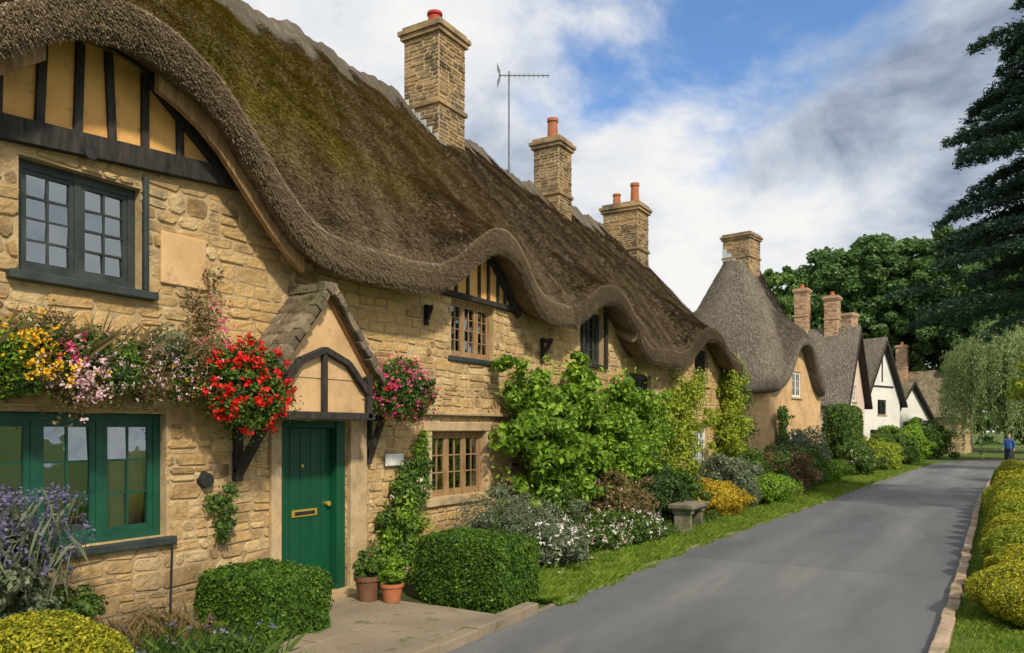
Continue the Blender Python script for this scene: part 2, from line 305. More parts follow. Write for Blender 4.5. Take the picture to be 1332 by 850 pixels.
def wall_backing(mb,y0,y1,ops,top,m=0,x=0,z0=-.1,rev=.16):
    br=sorted({round(v,4) for v in list(np.arange(y0,y1,.2))+[y1]+[c for o in ops for c in o[:2] if y0<c<y1]})
    for a,b in zip(br[:-1],br[1:]):
        c=(a+b)/2; zs=[z0]
        for o in sorted([o for o in ops if o[0]<c<o[1]],key=lambda o:o[2]):
            zs+=[o[2],o[3]]
        zs.append(None)
        for i in range(0,len(zs),2):
            p=zs[i];q=zs[i+1]; qa=top(a) if q is None else q; qb=top(b) if q is None else q
            mb.poly([(x,a,p),(x,b,p),(x,b,qb),(x,a,qa)],m)
    for o in ops:
        a,b,p,q=o[:4]
        mb.poly([(x,a,p),(x-rev,a,p),(x-rev,a,q),(x,a,q)],m); mb.poly([(x,b,p),(x,b,q),(x-rev,b,q),(x-rev,b,p)],m)
        mb.poly([(x,a,q),(x-rev,a,q),(x-rev,b,q),(x,b,q)],m); mb.poly([(x,a,p),(x,b,p),(x-rev,b,p),(x-rev,a,p)],m)
def window(parent,y0,y1,z0,z1,n=2,cols=2,rows=3,mf='slatewood',x=-.09,name='window',curt=0,fw=.055,sw=.038,bw=.018,room=True):
    mb=MB(); d=.07
    mb.box(x-d,x,y0,y0+fw,z0,z1); mb.box(x-d,x,y1-fw,y1,z0,z1); mb.box(x-d,x-.002,y0+fw,y1-fw,z1-fw,z1); mb.box(x-d,x-.002,y0+fw,y1-fw,z0,z0+fw)
    iw=(y1-y0-2*fw-(n-1)*fw*.8)/n
    for i in range(n):
        a=y0+fw+i*(iw+fw*.8); b=a+iw
        if i: mb.box(x-d,x-.003,a-fw*.8,a,z0+fw,z1-fw)
        c0=z0+fw;c1=z1-fw; xs=x-.012
        mb.box(xs-.035,xs,a,a+sw,c0,c1); mb.box(xs-.035,xs,b-sw,b,c0,c1); mb.box(xs-.035,xs-.002,a+sw,b-sw,c1-sw,c1); mb.box(xs-.035,xs-.002,a+sw,b-sw,c0,c0+sw)
        A,B,P,Q=a+sw,b-sw,c0+sw,c1-sw
        for j in range(1,cols):
            yy=A+(B-A)*j/cols; mb.box(xs-.03,xs-.006,yy-bw/2,yy+bw/2,P,Q)
        for j in range(1,rows):
            zz=P+(Q-P)*j/rows; mb.box(xs-.028,xs-.009,A,B,zz-bw/2,zz+bw/2)
        for j in range(cols):
            for k in range(rows):
                ya=A+(B-A)*j/cols;yb=A+(B-A)*(j+1)/cols;za=P+(Q-P)*k/rows;zb=P+(Q-P)*(k+1)/rows
                t1,t2=R(-.006,.006),R(-.006,.006); xg=xs-.02
                mb.poly([(xg-t1-t2,ya,za),(xg+t1-t2,yb,za),(xg+t1+t2,yb,zb),(xg-t1+t2,ya,zb)],1)
    if room:
        X=x-d; B_=x-.9
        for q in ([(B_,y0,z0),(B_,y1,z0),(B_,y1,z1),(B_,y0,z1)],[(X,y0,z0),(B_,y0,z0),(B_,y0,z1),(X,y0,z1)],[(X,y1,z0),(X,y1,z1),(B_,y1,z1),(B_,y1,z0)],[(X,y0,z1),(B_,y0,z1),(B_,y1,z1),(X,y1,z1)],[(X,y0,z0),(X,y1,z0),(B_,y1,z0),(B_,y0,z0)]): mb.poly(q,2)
        if curt:
            for (a,b) in ([(y0+.03,y0+.03+(y1-y0)*curt),(y1-.03-(y1-y0)*curt,y1-.03)]):
                N=int((b-a)/.03)+2
                for i in range(N):
                    p=a+(b-a)*i/N;q=a+(b-a)*(i+1)/N; xa=X-.06+.02*math.sin(i*1.3);xb=X-.06+.02*math.sin((i+1)*1.3)
                    mb.poly([(xa,p,z0),(xb,q,z0),(xb,q,z1),(xa,p,z1)],3)
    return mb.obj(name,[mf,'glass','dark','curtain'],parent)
def chimney(parent,cx,cy,z0,z1,wx,wy,pots,m='chim',name='chimney',cap=True,ch=(.08,.14),flash=True):
    mb=MB(); a,b=wx/2,wy/2; mb.box(cx-a,cx+a,cy-b,cy+b,z0,z1-.22,0)
    mb.box(cx-a-.06,cx+a+.06,cy-b-.06,cy+b+.06,z1-.22,z1-.13,1); mb.box(cx-a-.10,cx+a+.10,cy-b-.10,cy+b+.10,z1-.13,z1-.04,1); mb.box(cx-a-.03,cx+a+.03,cy-b-.03,cy+b+.03,z1-.04,z1+.05,1)
    zm=z0+(z1-z0)*.5
    mb.box(cx-a-.045,cx+a+.045,cy-b-.045,cy+b+.045,zm,zm+.09,1)
    for (dx,dy,r,h,mi) in pots:
        p=(cx+dx,cy+dy,z1+.05); mb.cyl(p,(p[0],p[1],p[2]+h*.85),r,r*.82,16,mi); mb.cyl((p[0],p[1],p[2]+h*.85),(p[0],p[1],p[2]+h),r*1.0,r*1.0,16,mi); mb.cyl((p[0],p[1],p[2]-.02),(p[0],p[1],p[2]+.06),r*1.25,r*1.1,16,1)
    if flash:
        N=6
        for i in range(N):
            x0=cx-a+(wx/N)*i; zf=flash-1.12*(x0-cx); mb.box(x0,x0+wx/N-.004,cy-b-.035,cy-b-.02,zf-.55,zf-.03,4)
        mb.box(cx+a+.02,cx+a+.035,cy-b-.04,cy+b+.04,flash-1.12*a-.5,flash-1.12*a-.03,4)
    mb.obj(name,['mortar',m,'tc','redpot','lead'],parent,bevel=.012)
    st=Stones(); H=z1-.22-z0; K=dict(ch=ch,sl=(.14,.34),wob=.006)
    st.face((cx-a,cy-b,z0),(1,0,0),(0,0,1),(0,-1,0),wx,H,**K); st.face((cx+a,cy-b,z0),(0,1,0),(0,0,1),(1,0,0),wy,H,**K)
    st.face((cx-a,cy+b,z0),(1,0,0),(0,0,1),(0,1,0),wx,H,**K)
    st.obj(name+'_stonework',m,parent)
# ------------------------------------------------------------ thatched terrace
FX=-6.4
def smooth(pts):
    xs=np.array([p[0] for p in pts],float);ys=np.array([p[1] for p in pts],float)
    def f(y):
        t=np.arange(-3,3.01,1)*.09; w=np.exp(-(t/.16)**2); w/=w.sum()
        y=np.asarray(y,float); return sum(wi*np.interp(y+ti,xs,ys) for wi,ti in zip(w,t))
    return f
EA=smooth([(-3,3.68),(.9,3.68),(1.8,3.85),(2.3,4.2),(2.78,4.6),(3.3,5.0),(3.8,5.10),(4.2,5.05),(4.7,4.80),(5.1,4.38),(5.5,3.98),(5.85,3.73),(6.3,3.66),(7.6,3.68),(8.05,3.74),(8.5,3.96),(8.95,4.3),(9.4,4.54),(9.8,4.54),(10.15,4.32),(10.45,3.98),(10.7,3.78),(11.1,3.70),(13,3.72)])
EB=smooth([(11,3.72),(12.0,3.76),(12.5,3.98),(13.0,4.26),(13.6,4.38),(14.1,4.28),(14.5,4.02),(14.9,3.82),(16,3.72)])
EC=smooth([(14,3.82),(14.8,3.78),(15.1,3.55),(15.5,3.38),(17.6,3.42),(18.2,3.58),(18.8,3.92),(19.5,4.24),(20.2,4.32),(20.9,4.22),(21.5,3.9),(22,3.65),(24,3.5)])
XR=-3.5;XO=.45
def roof(parent,y0,y1,E,E0,zr,mth_,mst,nstraw,name='thatch_roof',w=.005):
    ys=np.arange(y0,y1+.001,.07); Dm=XO-XR
    def top(y,d):
        lift=E(y)-E0; l=lift-.56*d; z=E0+.36+(zr-E0-.36)*(d/Dm)+.5*(l+np.sqrt(l*l+.10))-.10*np.minimum(1,np.maximum(0,1-d/Dm))
        z=z+.14*np.sin(np.pi*np.clip(d/Dm,0,1)) + .035*np.sin(y*1.7+d*1.1)+.03*np.sin(y*3.1-d*2.3)+.025*np.sin(y*5.3+d*4.1)+.015*np.sin(y*9.3-d*7.1)
        return z
    prof=[]; Ey=E(ys)
    jit=lambda s: s*np.sin(ys*4.3)+s*.7*np.sin(ys*9.7+1)+s*.6*np.sin(ys*17.3)
    prof.append((-.12,Ey+.24)); prof.append((.15,Ey+.10)); prof.append((XO-.1+jit(.014),Ey+.01+jit(.013))); prof.append((XO-.02+jit(.014),Ey+.0+jit(.013)))
    prof.append((XO+.03+jit(.014),Ey+.06)); prof.append((XO+.05+jit(.014),Ey+.16)); prof.append((XO+.03+jit(.01),Ey+.28))
    ds=[.04,.12,.22,.36]+list(np.linspace(.5,Dm,24))
    for d in ds: prof.append((XO-d,top(ys,d) - (.05*max(0,1-d/.2))))
    zt=prof[-1][1]
    for d in (.3,1.2,2.5,3.95): prof.append((XR-d,zt-d*(zr-E0)/Dm))
    P=np.array([[p[0]+0*ys,ys,p[1]+0*ys] for p in prof])
    P=np.transpose(P,(2,0,1)); n,k,_=P.shape
    seg=np.linalg.norm(np.diff(P,axis=1),axis=2); arc=np.concatenate([np.zeros((n,1)),np.cumsum(seg,1)],1); arc=np.tile(arc.mean(0),(n,1))
    uv=np.stack([np.repeat(ys[:,None],k,1),arc],-1).reshape(-1,2)
    idx=np.arange(n*k).reshape(n,k); F=np.stack([idx[:-1,:-1],idx[:-1,1:],idx[1:,1:],idx[1:,:-1]],-1).reshape(-1,4)[:,::-1]
    npobj(name,P.reshape(-1,3),F,[mth_],0,parent,uv,True)
    mb=MB()
    for i in (0,n-1): mb.poly([tuple(p) for p in P[i]])
    mb.obj('thatch_verge',[mst],parent)
    f=Fol(); N=nstraw; yy=rng.uniform(y0,y1,N); dd=Dm*rng.random(N)**1.15; e=.05
    A=np.stack([XO-dd,yy,top(yy,dd)-(.05*np.maximum(0,1-dd/.2))],1); B=np.stack([XO-dd-e,yy,top(yy,dd+e)],1)
    T=nrm(A-B); nn=nrm(np.stack([np.full(N,.75),np.zeros(N),np.full(N,.65)],1)); sd=np.tile([0,1.,0],(N,1))
    T=nrm(T+sd*rng.normal(size=(N,1))*.35); L=rng.uniform(.03,.13,(N,1)); lf=rng.uniform(.004,.045,(N,1))
    f.addq(np.stack([A-sd*w-nn*.01,A+sd*w-nn*.01,A+T*L+sd*w*.6+nn*lf,A+T*L-sd*w*.6+nn*lf],1).reshape(-1,3),0)
    N2=int(nstraw*.42); yy=rng.uniform(y0,y1,N2); s=rng.random(N2); Ez=E(yy)
    A=np.stack([XO+.045-.14*np.clip(.25-s,0,1)*1.5-.10*np.clip(s-.75,0,1),yy,Ez+.01+.36*s],1); T=nrm(np.stack([rng.uniform(-.1,.9,N2),rng.normal(size=N2)*.5,-np.ones(N2)],1)); L=rng.uniform(.015,.065,(N2,1)); sd=np.tile([0,1.,0],(N2,1)); ox=np.array([[1,0,0]])*rng.uniform(.0,.03,(N2,1)); w2=w*.8
    f.addq(np.stack([A-sd*w2,A+sd*w2,A+T*L+sd*w2*.6+ox,A+T*L-sd*w2*.6+ox],1).reshape(-1,3),0)
    f.obj('thatch_straw',[mst],parent)
    ys2=np.arange(y0,y1,.1); rows=[]
    for q,(off,rz) in enumerate([(-.5,.0),(-.5,.07),(-.25,.1),(0,.12),(.25,.1),(.5,.07),(.5,0)]):
        sc=.5+.10*np.abs(np.sin(np.pi*ys2/.55)) if abs(off)==.5 else abs(off)
        dsg=np.sign(off)*sc; xx=XR-dsg
        zz=top(ys2,Dm+0*ys2)-np.abs(dsg)*(zr-E0)/Dm+rz+.02*np.sin(ys2*23)+.025*np.sin(ys2*7)
        rows.append(np.stack([xx+0*ys2,ys2,zz],1))
    P=np.stack(rows,1); n,k,_=P.shape; idx=np.arange(n*k).reshape(n,k); F=np.stack([idx[:-1,:-1],idx[:-1,1:],idx[1:,1:],idx[1:,:-1]],-1).reshape(-1,4)
    npobj('thatch_ridge_cap',P.reshape(-1,3),F,['ridge'],0,parent,P.reshape(-1,3)[:,[1,0]],False)
def facade(parent,y0,y1,ops,E,stop,name='stone_wall',back=-6.9,zr=8.3):
    tp=lambda y: float(E(y))+.16
    st=Stones(); st.face((0,y0,0),(0,1,0),(0,0,1),(1,0,0),y1-y0,6,ch=(.09,.21),sl=(.11,.42),ops=[(o[0]-y0,o[1]-y0,o[2],o[3]) for o in ops],top=lambda u: min(tp(u+y0),stop(u+y0)),wob=.014,split=.5)
    st.obj(name,'stone',parent)
    mb=MB(); wall_backing(mb,y0,y1,ops,tp,0)
    for y in (y0+.003,y1-.003): mb.poly([(0,y,-.1),(back,y,-.1),(back,y,3.6),(XR,y,zr-.35),(0,y,3.9)],0)
    mb.poly([(back,y0,-.1),(back,y1,-.1),(back,y1,3.7),(back,y0,3.7)])
    mb.obj('wall_core',['mortar'],parent)
def plaster_panel(parent,y0,y1,zf,E,m='ochre',x=.022):
    mb=MB(); ys=np.arange(y0,y1+.001,.1)
    for a,b in zip(ys[:-1],ys[1:]):
        za,zb=float(E(a))+.12,float(E(b))+.12; pa,pb=zf(a),zf(b)
        if max(za-pa,zb-pb)<.01: continue
        mb.poly([(x,a,pa),(x,b,pb),(x,b,max(pb,zb)),(x,a,max(pa,za))])
    mb.obj('plaster_infill',[m],parent)
# ---- cottage A
cA=empty('thatched_cottage',(FX,0,0))
opsA=[(2.2,4.43,.98,2.10),(3.15,4.18,3.2,4.11),(5.78,6.76,0,2.06),(8.45,9.8,1.02,1.93),(8.93,10.05,3.02,3.84)]
def zb_(y): return 4.17+(y-3.0)*.09
def stopA(y):
    if 1.6<y<5.42: return zb_(y)+.08
    if 8.2<y<10.8: return 3.9
    return 9
facade(cA,-2.5,12.0,opsA,EA,stopA)
plaster_panel(cA,1.7,5.4,lambda y:zb_(y)+.08,EA); plaster_panel(cA,8.2,10.8,lambda y:3.88,EA)
mb=MB()
mb.beam((.045,1.6,zb_(1.6)+.095),(.045,5.42,zb_(5.42)+.095),.09,.19)
def tz(y): return float(EA(y))+.1
for y in (2.3,2.65,2.98,3.3,3.60,3.87,4.19,4.54):
    j=R(-.02,.02); mb.beam((.04,y+j,zb_(y)+.18),(.04,y-j,tz(y)),.04,.07)
mb.beam((.05,4.22,5.10),(.05,5.12,4.42),.06,.09); mb.beam((.05,2.2,4.32),(.05,3.0,4.9),.06,.09)
mb.box(.0,.07,8.35,10.75,3.85,3.93)
for y in (10.12,10.33,10.52,9.0,9.3,9.6,9.85): mb.box(.02,.055,y-.026,y+.026,3.93,tz(y))
mb.beam((.06,9.75,4.72),(.06,10.72,3.80),.08,.10)
mb.obj('timber_framing',['timber'],cA,bevel=.006)
mb=MB()
def board(E,ya,yb,x,off,m=0):
    ys=np.linspace(ya,yb,9)
    for a,b in zip(ys[:-1],ys[1:]):
        za,zb=float(E(a))+off,float(E(b))+off
        mb.hexa([(x-.03,a,za-.13),(x+.03,a,za-.13),(x+.03,b,zb-.13),(x-.03,b,zb-.13),(x-.03,a,za+.09),(x+.03,a,za+.09),(x+.03,b,zb+.09),(x-.03,b,zb+.09)],m)
board(EA,4.15,5.85,.27,0.0); board(EA,1.4,3.2,.27,.0)
mb.obj('bargeboard',['oak'],cA)
roof(cA,-2.5,12.02,EA,3.68,8.62,'thA','stA',280000)
window(cA,2.2,4.43,.98,2.10,n=4,cols=2,rows=3,mf='green2',curt=.17,fw=.07,sw=.05)
window(cA,3.15,4.18,3.2,4.11,n=2,cols=2,rows=4,mf='slatewood',curt=0,fw=.07)
window(cA,8.45,9.8,1.02,1.93,n=3,cols=2,rows=3,mf='oak',curt=.1,x=-.06)
window(cA,8.93,10.05,3.02,3.84,n=3,cols=2,rows=4,mf='oak',x=-.06,fw=.05,bw=.013)
mb=MB()
mb.box(-.1,.07,2.1,4.50,.90,.975,0)
mb.box(-.1,.09,3.05,4.30,3.12,3.195,0); mb.box(-.02,.05,8.85,10.12,2.94,3.015,0)
mb.box(-.02,.045,4.185,4.235,3.2,4.22,0)
mb.box(-.05,.06,8.3,9.95,.90,1.015,1); mb.box(-.02,.05,8.25,9.98,1.94,2.07,1); mb.box(-.02,.04,8.33,8.44,1.02,1.935,1); mb.box(-.02,.04,9.81,9.92,1.02,1.935,1)
mb.box(.0,.035,4.36,4.84,3.30,3.78,2)
mb.box(.0,.08,6.80,7.08,0,2.15,1)
mb.box(.0,.06,5.62,5.76,0,2.1,1)
mb.box(.0,.10,7.9,12.0,2.16,2.21,1)
mb.obj('window_surrounds',['slatewood','dress','peach'],cA,bevel=.012)
mb=MB(); x=-.12
mb.box(x,x+.12,5.78,5.84,0,2.06,0); mb.box(x,x+.14,6.62,6.76,0,2.06,0); mb.box(x,x+.118,5.84,6.62,1.98,2.06,0)
n=5
for i in range(n):
    a=5.842+i*.775/n; mb.box(x+.0,x+.035,a+.004,a+.775/n-.004,.03,1.975,0)
mb.box(x-.01,x+.02,5.84,6.62,.02,1.98,0)
mb.box(x+.036,x+.05,6.02,6.40,.98,1.06,1); mb.cyl((x+.03,6.55,1.1),(x+.09,6.55,1.1),.022,.03,12,1); mb.cyl((x+.03,6.18,1.55),(x+.05,6.18,1.55),.02,.02,10,1)
mb.box(x+.05,x+.056,6.06,6.36,1.0,1.04,2)
mb.box(-.2,.35,5.7,6.85,-.02,.10,3)
mb.obj('green_door',['green','brass','iron','dress'],cA,bevel=.004)
# porch
mb=MB(); yc=5.98; hw=.78; px=.54; za=3.45; ze=2.50
for sgn in (-1,1):
    mb.poly([(0,yc,za-.03),(px,yc,za-.03),(px,yc+sgn*hw,ze-.03),(0,yc+sgn*hw,ze-.03)],0)
    mb.poly([(0,yc,za-.1),(px,yc,za-.1),(px,yc+sgn*hw,ze-.1),(0,yc+sgn*hw,ze-.1)],0)
    mb.box(.0,px-.06,yc+sgn*(hw-.16)-.045,yc+sgn*(hw-.16)+.045,2.06,2.56,1)
mb.poly([(px-.06,yc-hw+.08,2.5),(px-.06,yc+hw-.08,2.5),(px-.06,yc,za-.1)],1)
for sgn in (-1,1):
    N=11
    for i in range(N):
        t0,t1=i/N,(i+1)/N; mb.beam((px+R(-.02,.02),yc+sgn*hw*1.04*t0,za+.03-(za-ze)*t0*1.02),(px+R(-.015,.015),yc+sgn*hw*1.04*t1,za+.03-(za-ze)*t1*1.02),.13,.08+R(-.02,.03),2)
mb.poly([(px-.07,yc-hw+.16,2.06),(px-.07,yc+hw-.16,2.06),(px-.07,yc+hw-.16,2.6),(px-.07,yc-hw+.16,2.6)],1)
xx=px-.03
mb.beam((xx,yc-hw+.14,2.08),(xx,yc-hw+.14,2.56),.06,.08,3); mb.beam((xx,yc+hw-.14,2.08),(xx,yc+hw-.14,2.56),.06,.08,3); mb.beam((xx,yc-.05,2.1),(xx,yc-.05,2.82),.05,.06,3)
arc=[(yc-hw+.15,2.38),(yc-.40,2.66),(yc-.05,2.80),(yc+.30,2.68),(yc+hw-.15,2.36)]
for (a,b),(c,d) in zip(arc[:-1],arc[1:]): mb.beam((xx+.004,a,b),(xx+.004,c,d),.07,.07,3)
mb.box(.0,px,yc-hw+.06,yc+hw-.06,2.0+.065,2.065+.08,3)
mb.obj('porch_frame',['oak','peach','tile','timber'],cA,bevel=.008)
st=MB()
for sgn in (-1,1):
    rows=8
    for r in range(rows):
        t0=r/rows; v=0
        while v<px+.02:
            w=R(.07,.14); e=min(px+.04,v+w)
            t1=t0+1/rows*R(1.2,1.5); lift=.04
            y_a=yc+sgn*hw*1.06*t0;y_b=yc+sgn*hw*1.06*t1;z_a=za-(za-ze)*t0*1.05;z_b=za-(za-ze)*t1*1.05
            j=R(-.015,.02);j2=R(-.015,.02)
            st.hexa([(v,y_a,z_a-.01),(e-.008,y_a,z_a-.01),(e-.008,y_b,z_b+lift-.02+j),(v,y_b,z_b+lift-.02+j2),(v,y_a,z_a+.02),(e-.008,y_a,z_a+.02),(e-.012,y_b,z_b+lift+.025+j),(v+.004,y_b,z_b+lift+.025+j2)])
            v+=w
for i in range(5): st.box(i*.115,i*.115+.108,yc-.09+R(-.01,.01),yc+.09,za-.03,za+.05+R(0,.02))
st.obj('porch_roof_tiles',['tile'],cA,bevel=.008)
mb=MB()
def bracket(y,z0,z1,out,w=.075):
    mb.beam((.04,y,z0-.08),(.04,y,z1+.05),.07,w); mb.beam((.04,y,z1),(out,y,z1),w,.07,up=(0,1,0)); mb.beam((.05,y,z0),(out-.05,y,z1-.02),w,.075,up=(0,1,0))
bracket(5.20,1.52,2.02,.48,.09); bracket(7.15,1.62,2.1,.30,.06)
bracket(8.3,3.45,3.60,.15,.035); bracket(11.55,3.18,3.48,.24,.05)
mb.obj('timber_brackets',['timber'],cA,bevel=.008)
mb=MB(); mb.cyl((0,4.83,1.47),(.07,4.83,1.47),.085,.07,16,0); mb.box(.04,.06,7.45,7.80,1.50,1.65,1); mb.cyl((.02,4.45,.1),(.06,4.45,.95),.012,.012,8,0)
mb.cyl((0,10.6,1.4),(.12,10.6,1.4),.03,.03,8,0); mb.box(.03,.12,8.05,8.18,1.05,1.42,0); mb.cyl((.09,3.67,4.26),(.11,3.67,4.26),.06,.06,16,0)
mb.obj('wall_fittings',['iron','whitep'],cA,bevel=.005)
# ---- cottage B
cB=empty('thatched_cottage',(FX,0,0))
opsB=[(13.2,14.15,3.25,4.25),(12.9,14.1,1.0,2.0)]
facade(cB,12.0,15.0,opsB,EB,lambda y:9)
roof(cB,11.85,15.1,EB,3.80,8.5,'thB','stB',50000,w=.006)
window(cB,13.2,14.15,3.25,4.25,n=2,cols=2,rows=4,mf='slatewood'); window(cB,12.9,14.1,1.0,2.0,n=2,cols=2,rows=3,mf='slatewood')
mb=MB(); mb.box(-.02,.07,13.1,14.25,3.17,3.245); mb.box(.0,.07,13.1,13.19,3.25,4.35); mb.box(0,.07,14.16,14.25,3.25,4.3);
mb.obj('window_surrounds',['timber'],cB,bevel=.005)
chimney(cB,-3.15,12.75,6.8,10.1,.88,.90,[(0,0,.16,.40,3)],ch=(.06,.1),flash=8.2)
# ---- cottage C
cC=empty('thatched_cottage',(FX,0,0))
opsC=[(15.5,16.8,2.35,3.2),(20,21.2,3.2,4.15),(15.9,17,.85,1.8),(17.8,18.6,0,2.0),(19.8,21.2,1.0,2.1)]
facade(cC,15.0,22.7,opsC,EC,lambda y:9,zr=8.0)
roof(cC,14.75,22.95,EC,3.45,8.2,'thB','stB',100000,w=.008)
window(cC,15.5,16.8,2.35,3.2,n=3,cols=2,rows=3,mf='slatewood'); window(cC,20,21.2,3.2,4.15,n=2,cols=2,rows=3,mf='slatewood')
window(cC,15.9,17,.85,1.8,n=2,cols=2,rows=3,mf='slatewood',curt=.15); window(cC,19.8,21.2,1.0,2.1,n=3,cols=2,rows=3,mf='whitep')
mb=MB()
for a,b,z in ((15.4,16.9,2.28),(19.9,21.3,3.13),(15.8,17.1,.78),(19.7,21.3,.93)): mb.box(-.02,.07,a,b,z,z+.065,0)
mb.box(-.1,-.06,17.8,18.6,0,2.0,1); mb.box(-.0,.05,17.7,17.79,0,2.1,1); mb.box(0,.05,18.61,18.7,0,2.1,1); mb.box(0,.05,17.79,18.61,2.01,2.1,1)
mb.obj('door_and_sills',['dress','timber'],cC,bevel=.005)
chimney(cC,-3.2,18.0,6.6,9.55,.75,.72,[(0,0,.15,.6,2)],ch=(.06,.1),flash=7.85)
chimney(cC,-2.9,22.25,6.0,8.85,1.15,.85,[(-.3,0,.13,.42,2),(.3,0,.14,.66,2)],ch=(.05,.09),flash=7.45)
# aerial
mb=MB(); ax,ay=FX-3.4,16.1
mb.cyl((ax,ay,8.2),(ax,ay,10.75),.022,.018,8); d=Vector((.85,.52,0)).normalized(); s_=Vector((-d.y,d.x,0)); c=Vector((ax,ay,10.65))
mb.cyl(c-d*.25,c+d*1.0,.014,.014,6)
for i in range(11):
    p=c+d*(-.2+i*.115); l=.24-.006*i; mb.cyl(p-s_*l*.7-Vector((0,0,.11)),p+s_*l*.7+Vector((0,0,.11)),.010,.010,5)
for k in (-1,1):
    for i in range(4): mb.cyl(c-d*.22+Vector((0,0,k*(.05+i*.05)))-s_*.2-d*.02*i,c-d*.22+Vector((0,0,k*(.05+i*.05)))+s_*.2-d*.02*i,.008,.008,5)
mb.obj('tv_aerial',['steel'])
# ------------------------------------------------------------ hipped thatched house
def hip_house(name,loc,yaw,a,b,E0,zr,rh,lift,lw,mth_,mst,mw,ns=20000,chim=None):
    h=empty(name,loc,yaw); ov=.45; n=160; ph=np.linspace(0,2*np.pi,n,endpoint=False)
    def bd(aa,bb,p=5):
        c,s=np.cos(ph),np.sin(ph); r=(np.abs(c/aa)**p+np.abs(s/bb)**p)**(-1/p); return np.stack([r*c,r*s],1)
    B=bd(a+ov,b+ov); Rg=np.stack([np.clip(B[:,0]*.12,-.3,.3),np.clip(B[:,1]*.4,-rh,rh)],1)
    dphi=np.minimum(np.abs(B[:,1])/lw,9); L=lift*np.exp(-dphi**2.6)*(B[:,0]>0)
    E=E0+L; rows=[]
    inn=bd(a-.1,b-.1); rows.append(np.column_stack([inn,E+.22])); rows.append(np.column_stack([bd(a+ov-.1,b+ov-.1),E])); rows.append(np.column_stack([bd(a+ov+.02,b+ov+.02),E+.05])); rows.append(np.column_stack([bd(a+ov+.04,b+ov+.04),E+.2])); 
    for t in np.linspace(0.02,1,16):
        xy=B+(Rg-B)*t; z0=E0+.38+(zr-E0-.38)*(t**.92); l=L-t*(zr-E0)*.6; z=z0+.5*(l+np.sqrt(l*l+.02))
        rows.append(np.column_stack([xy,z+.03*np.sin(ph*9+t*5)]))
    rows.append(np.column_stack([Rg*.2,np.full(n,zr+.08)]))
    P=np.stack(rows,0); k=len(rows); idx=np.arange(k*n).reshape(k,n); nx=np.roll(idx,-1,1)
    F=np.stack([idx[:-1],nx[:-1],nx[1:],idx[1:]],-1).reshape(-1,4)
    per=np.tile(ph*(a+b)/2*1.3,(k,1)); v=np.repeat(np.linspace(0,6,k)[:,None],n,1)
    npobj('thatch_roof',P.reshape(-1,3),F,[mth_],0,h,np.stack([per,v],-1).reshape(-1,2),True)
    f=Fol(); j=rng.integers(0,n,ns); t=rng.integers(4,k-2,ns); fr=rng.random((ns,1)); A=P[t,j]*(1-fr)+P[t+1,j]*fr; j2=(j+1)%n; A2=P[t,j2]*(1-fr)+P[t+1,j2]*fr; s=rng.random((ns,1)); A=A*(1-s)+A2*s
    T=nrm(P[t,j]-P[t+1,j]); out=nrm(np.column_stack([A[:,:2],np.full(ns,3.)])); sd=nrm(np.cross(T,out)); L_=rng.uniform(.06,.2,(ns,1)); w=.009; T=nrm(T+sd*rng.normal(size=(ns,1))*.25)
    f.addq(np.stack([A-sd*w,A+sd*w,A+T*L_+sd*w+out*.03,A+T*L_-sd*w+out*.03],1).reshape(-1,3),0); f.obj('thatch_straw',[mst],h)
    ops=[(-.55,.55,1.0,1.9),(-.5,.55,3.3,4.35)]
    mb=MB(); Ef=lambda y: E0+lift*math.exp(-(abs(y)/lw)**2.6)+.25
    wall_backing(mb,-b,b,ops,Ef,0,x=a)
    mb.poly([(-a,-b,-.1),(a,-b,-.1),(a,-b,E0+.3),(-a,-b,E0+.3)]); mb.poly([(-a,b,-.1),(a,b,-.1),(a,b,E0+.3),(-a,b,E0+.3)]); mb.poly([(-a,-b,-.1),(-a,b,-.1),(-a,b,E0+.3),(-a,-b,E0+.3)])
    mb.obj('walls',[mw],h)
    e=D.objects.new('window_group',None); link(e,h); e.location=(a,0,0)
    for o in ops: window(e,*o,n=2,cols=2,rows=3,mf='whitep',x=-.04)
    mb=MB()
    for o in ops: mb.box(a-.02,a+.06,o[0]-.08,o[1]+.08,o[2]-.07,o[2]-.005)
    mb.obj('sills',['dress'],h,bevel=.005)
    if chim: chimney(h,*chim,flash=9.05)
    return h
hip_house('hipped_thatched_house',(-8.6,33.3,0),math.radians(-9),2.35,2.9,3.35,9.1,.9,2.0,1.7,'thC','stC','peach',ns=40000,chim=(0,0,8.2,10.25,1.2,1.1,[],'chim'))
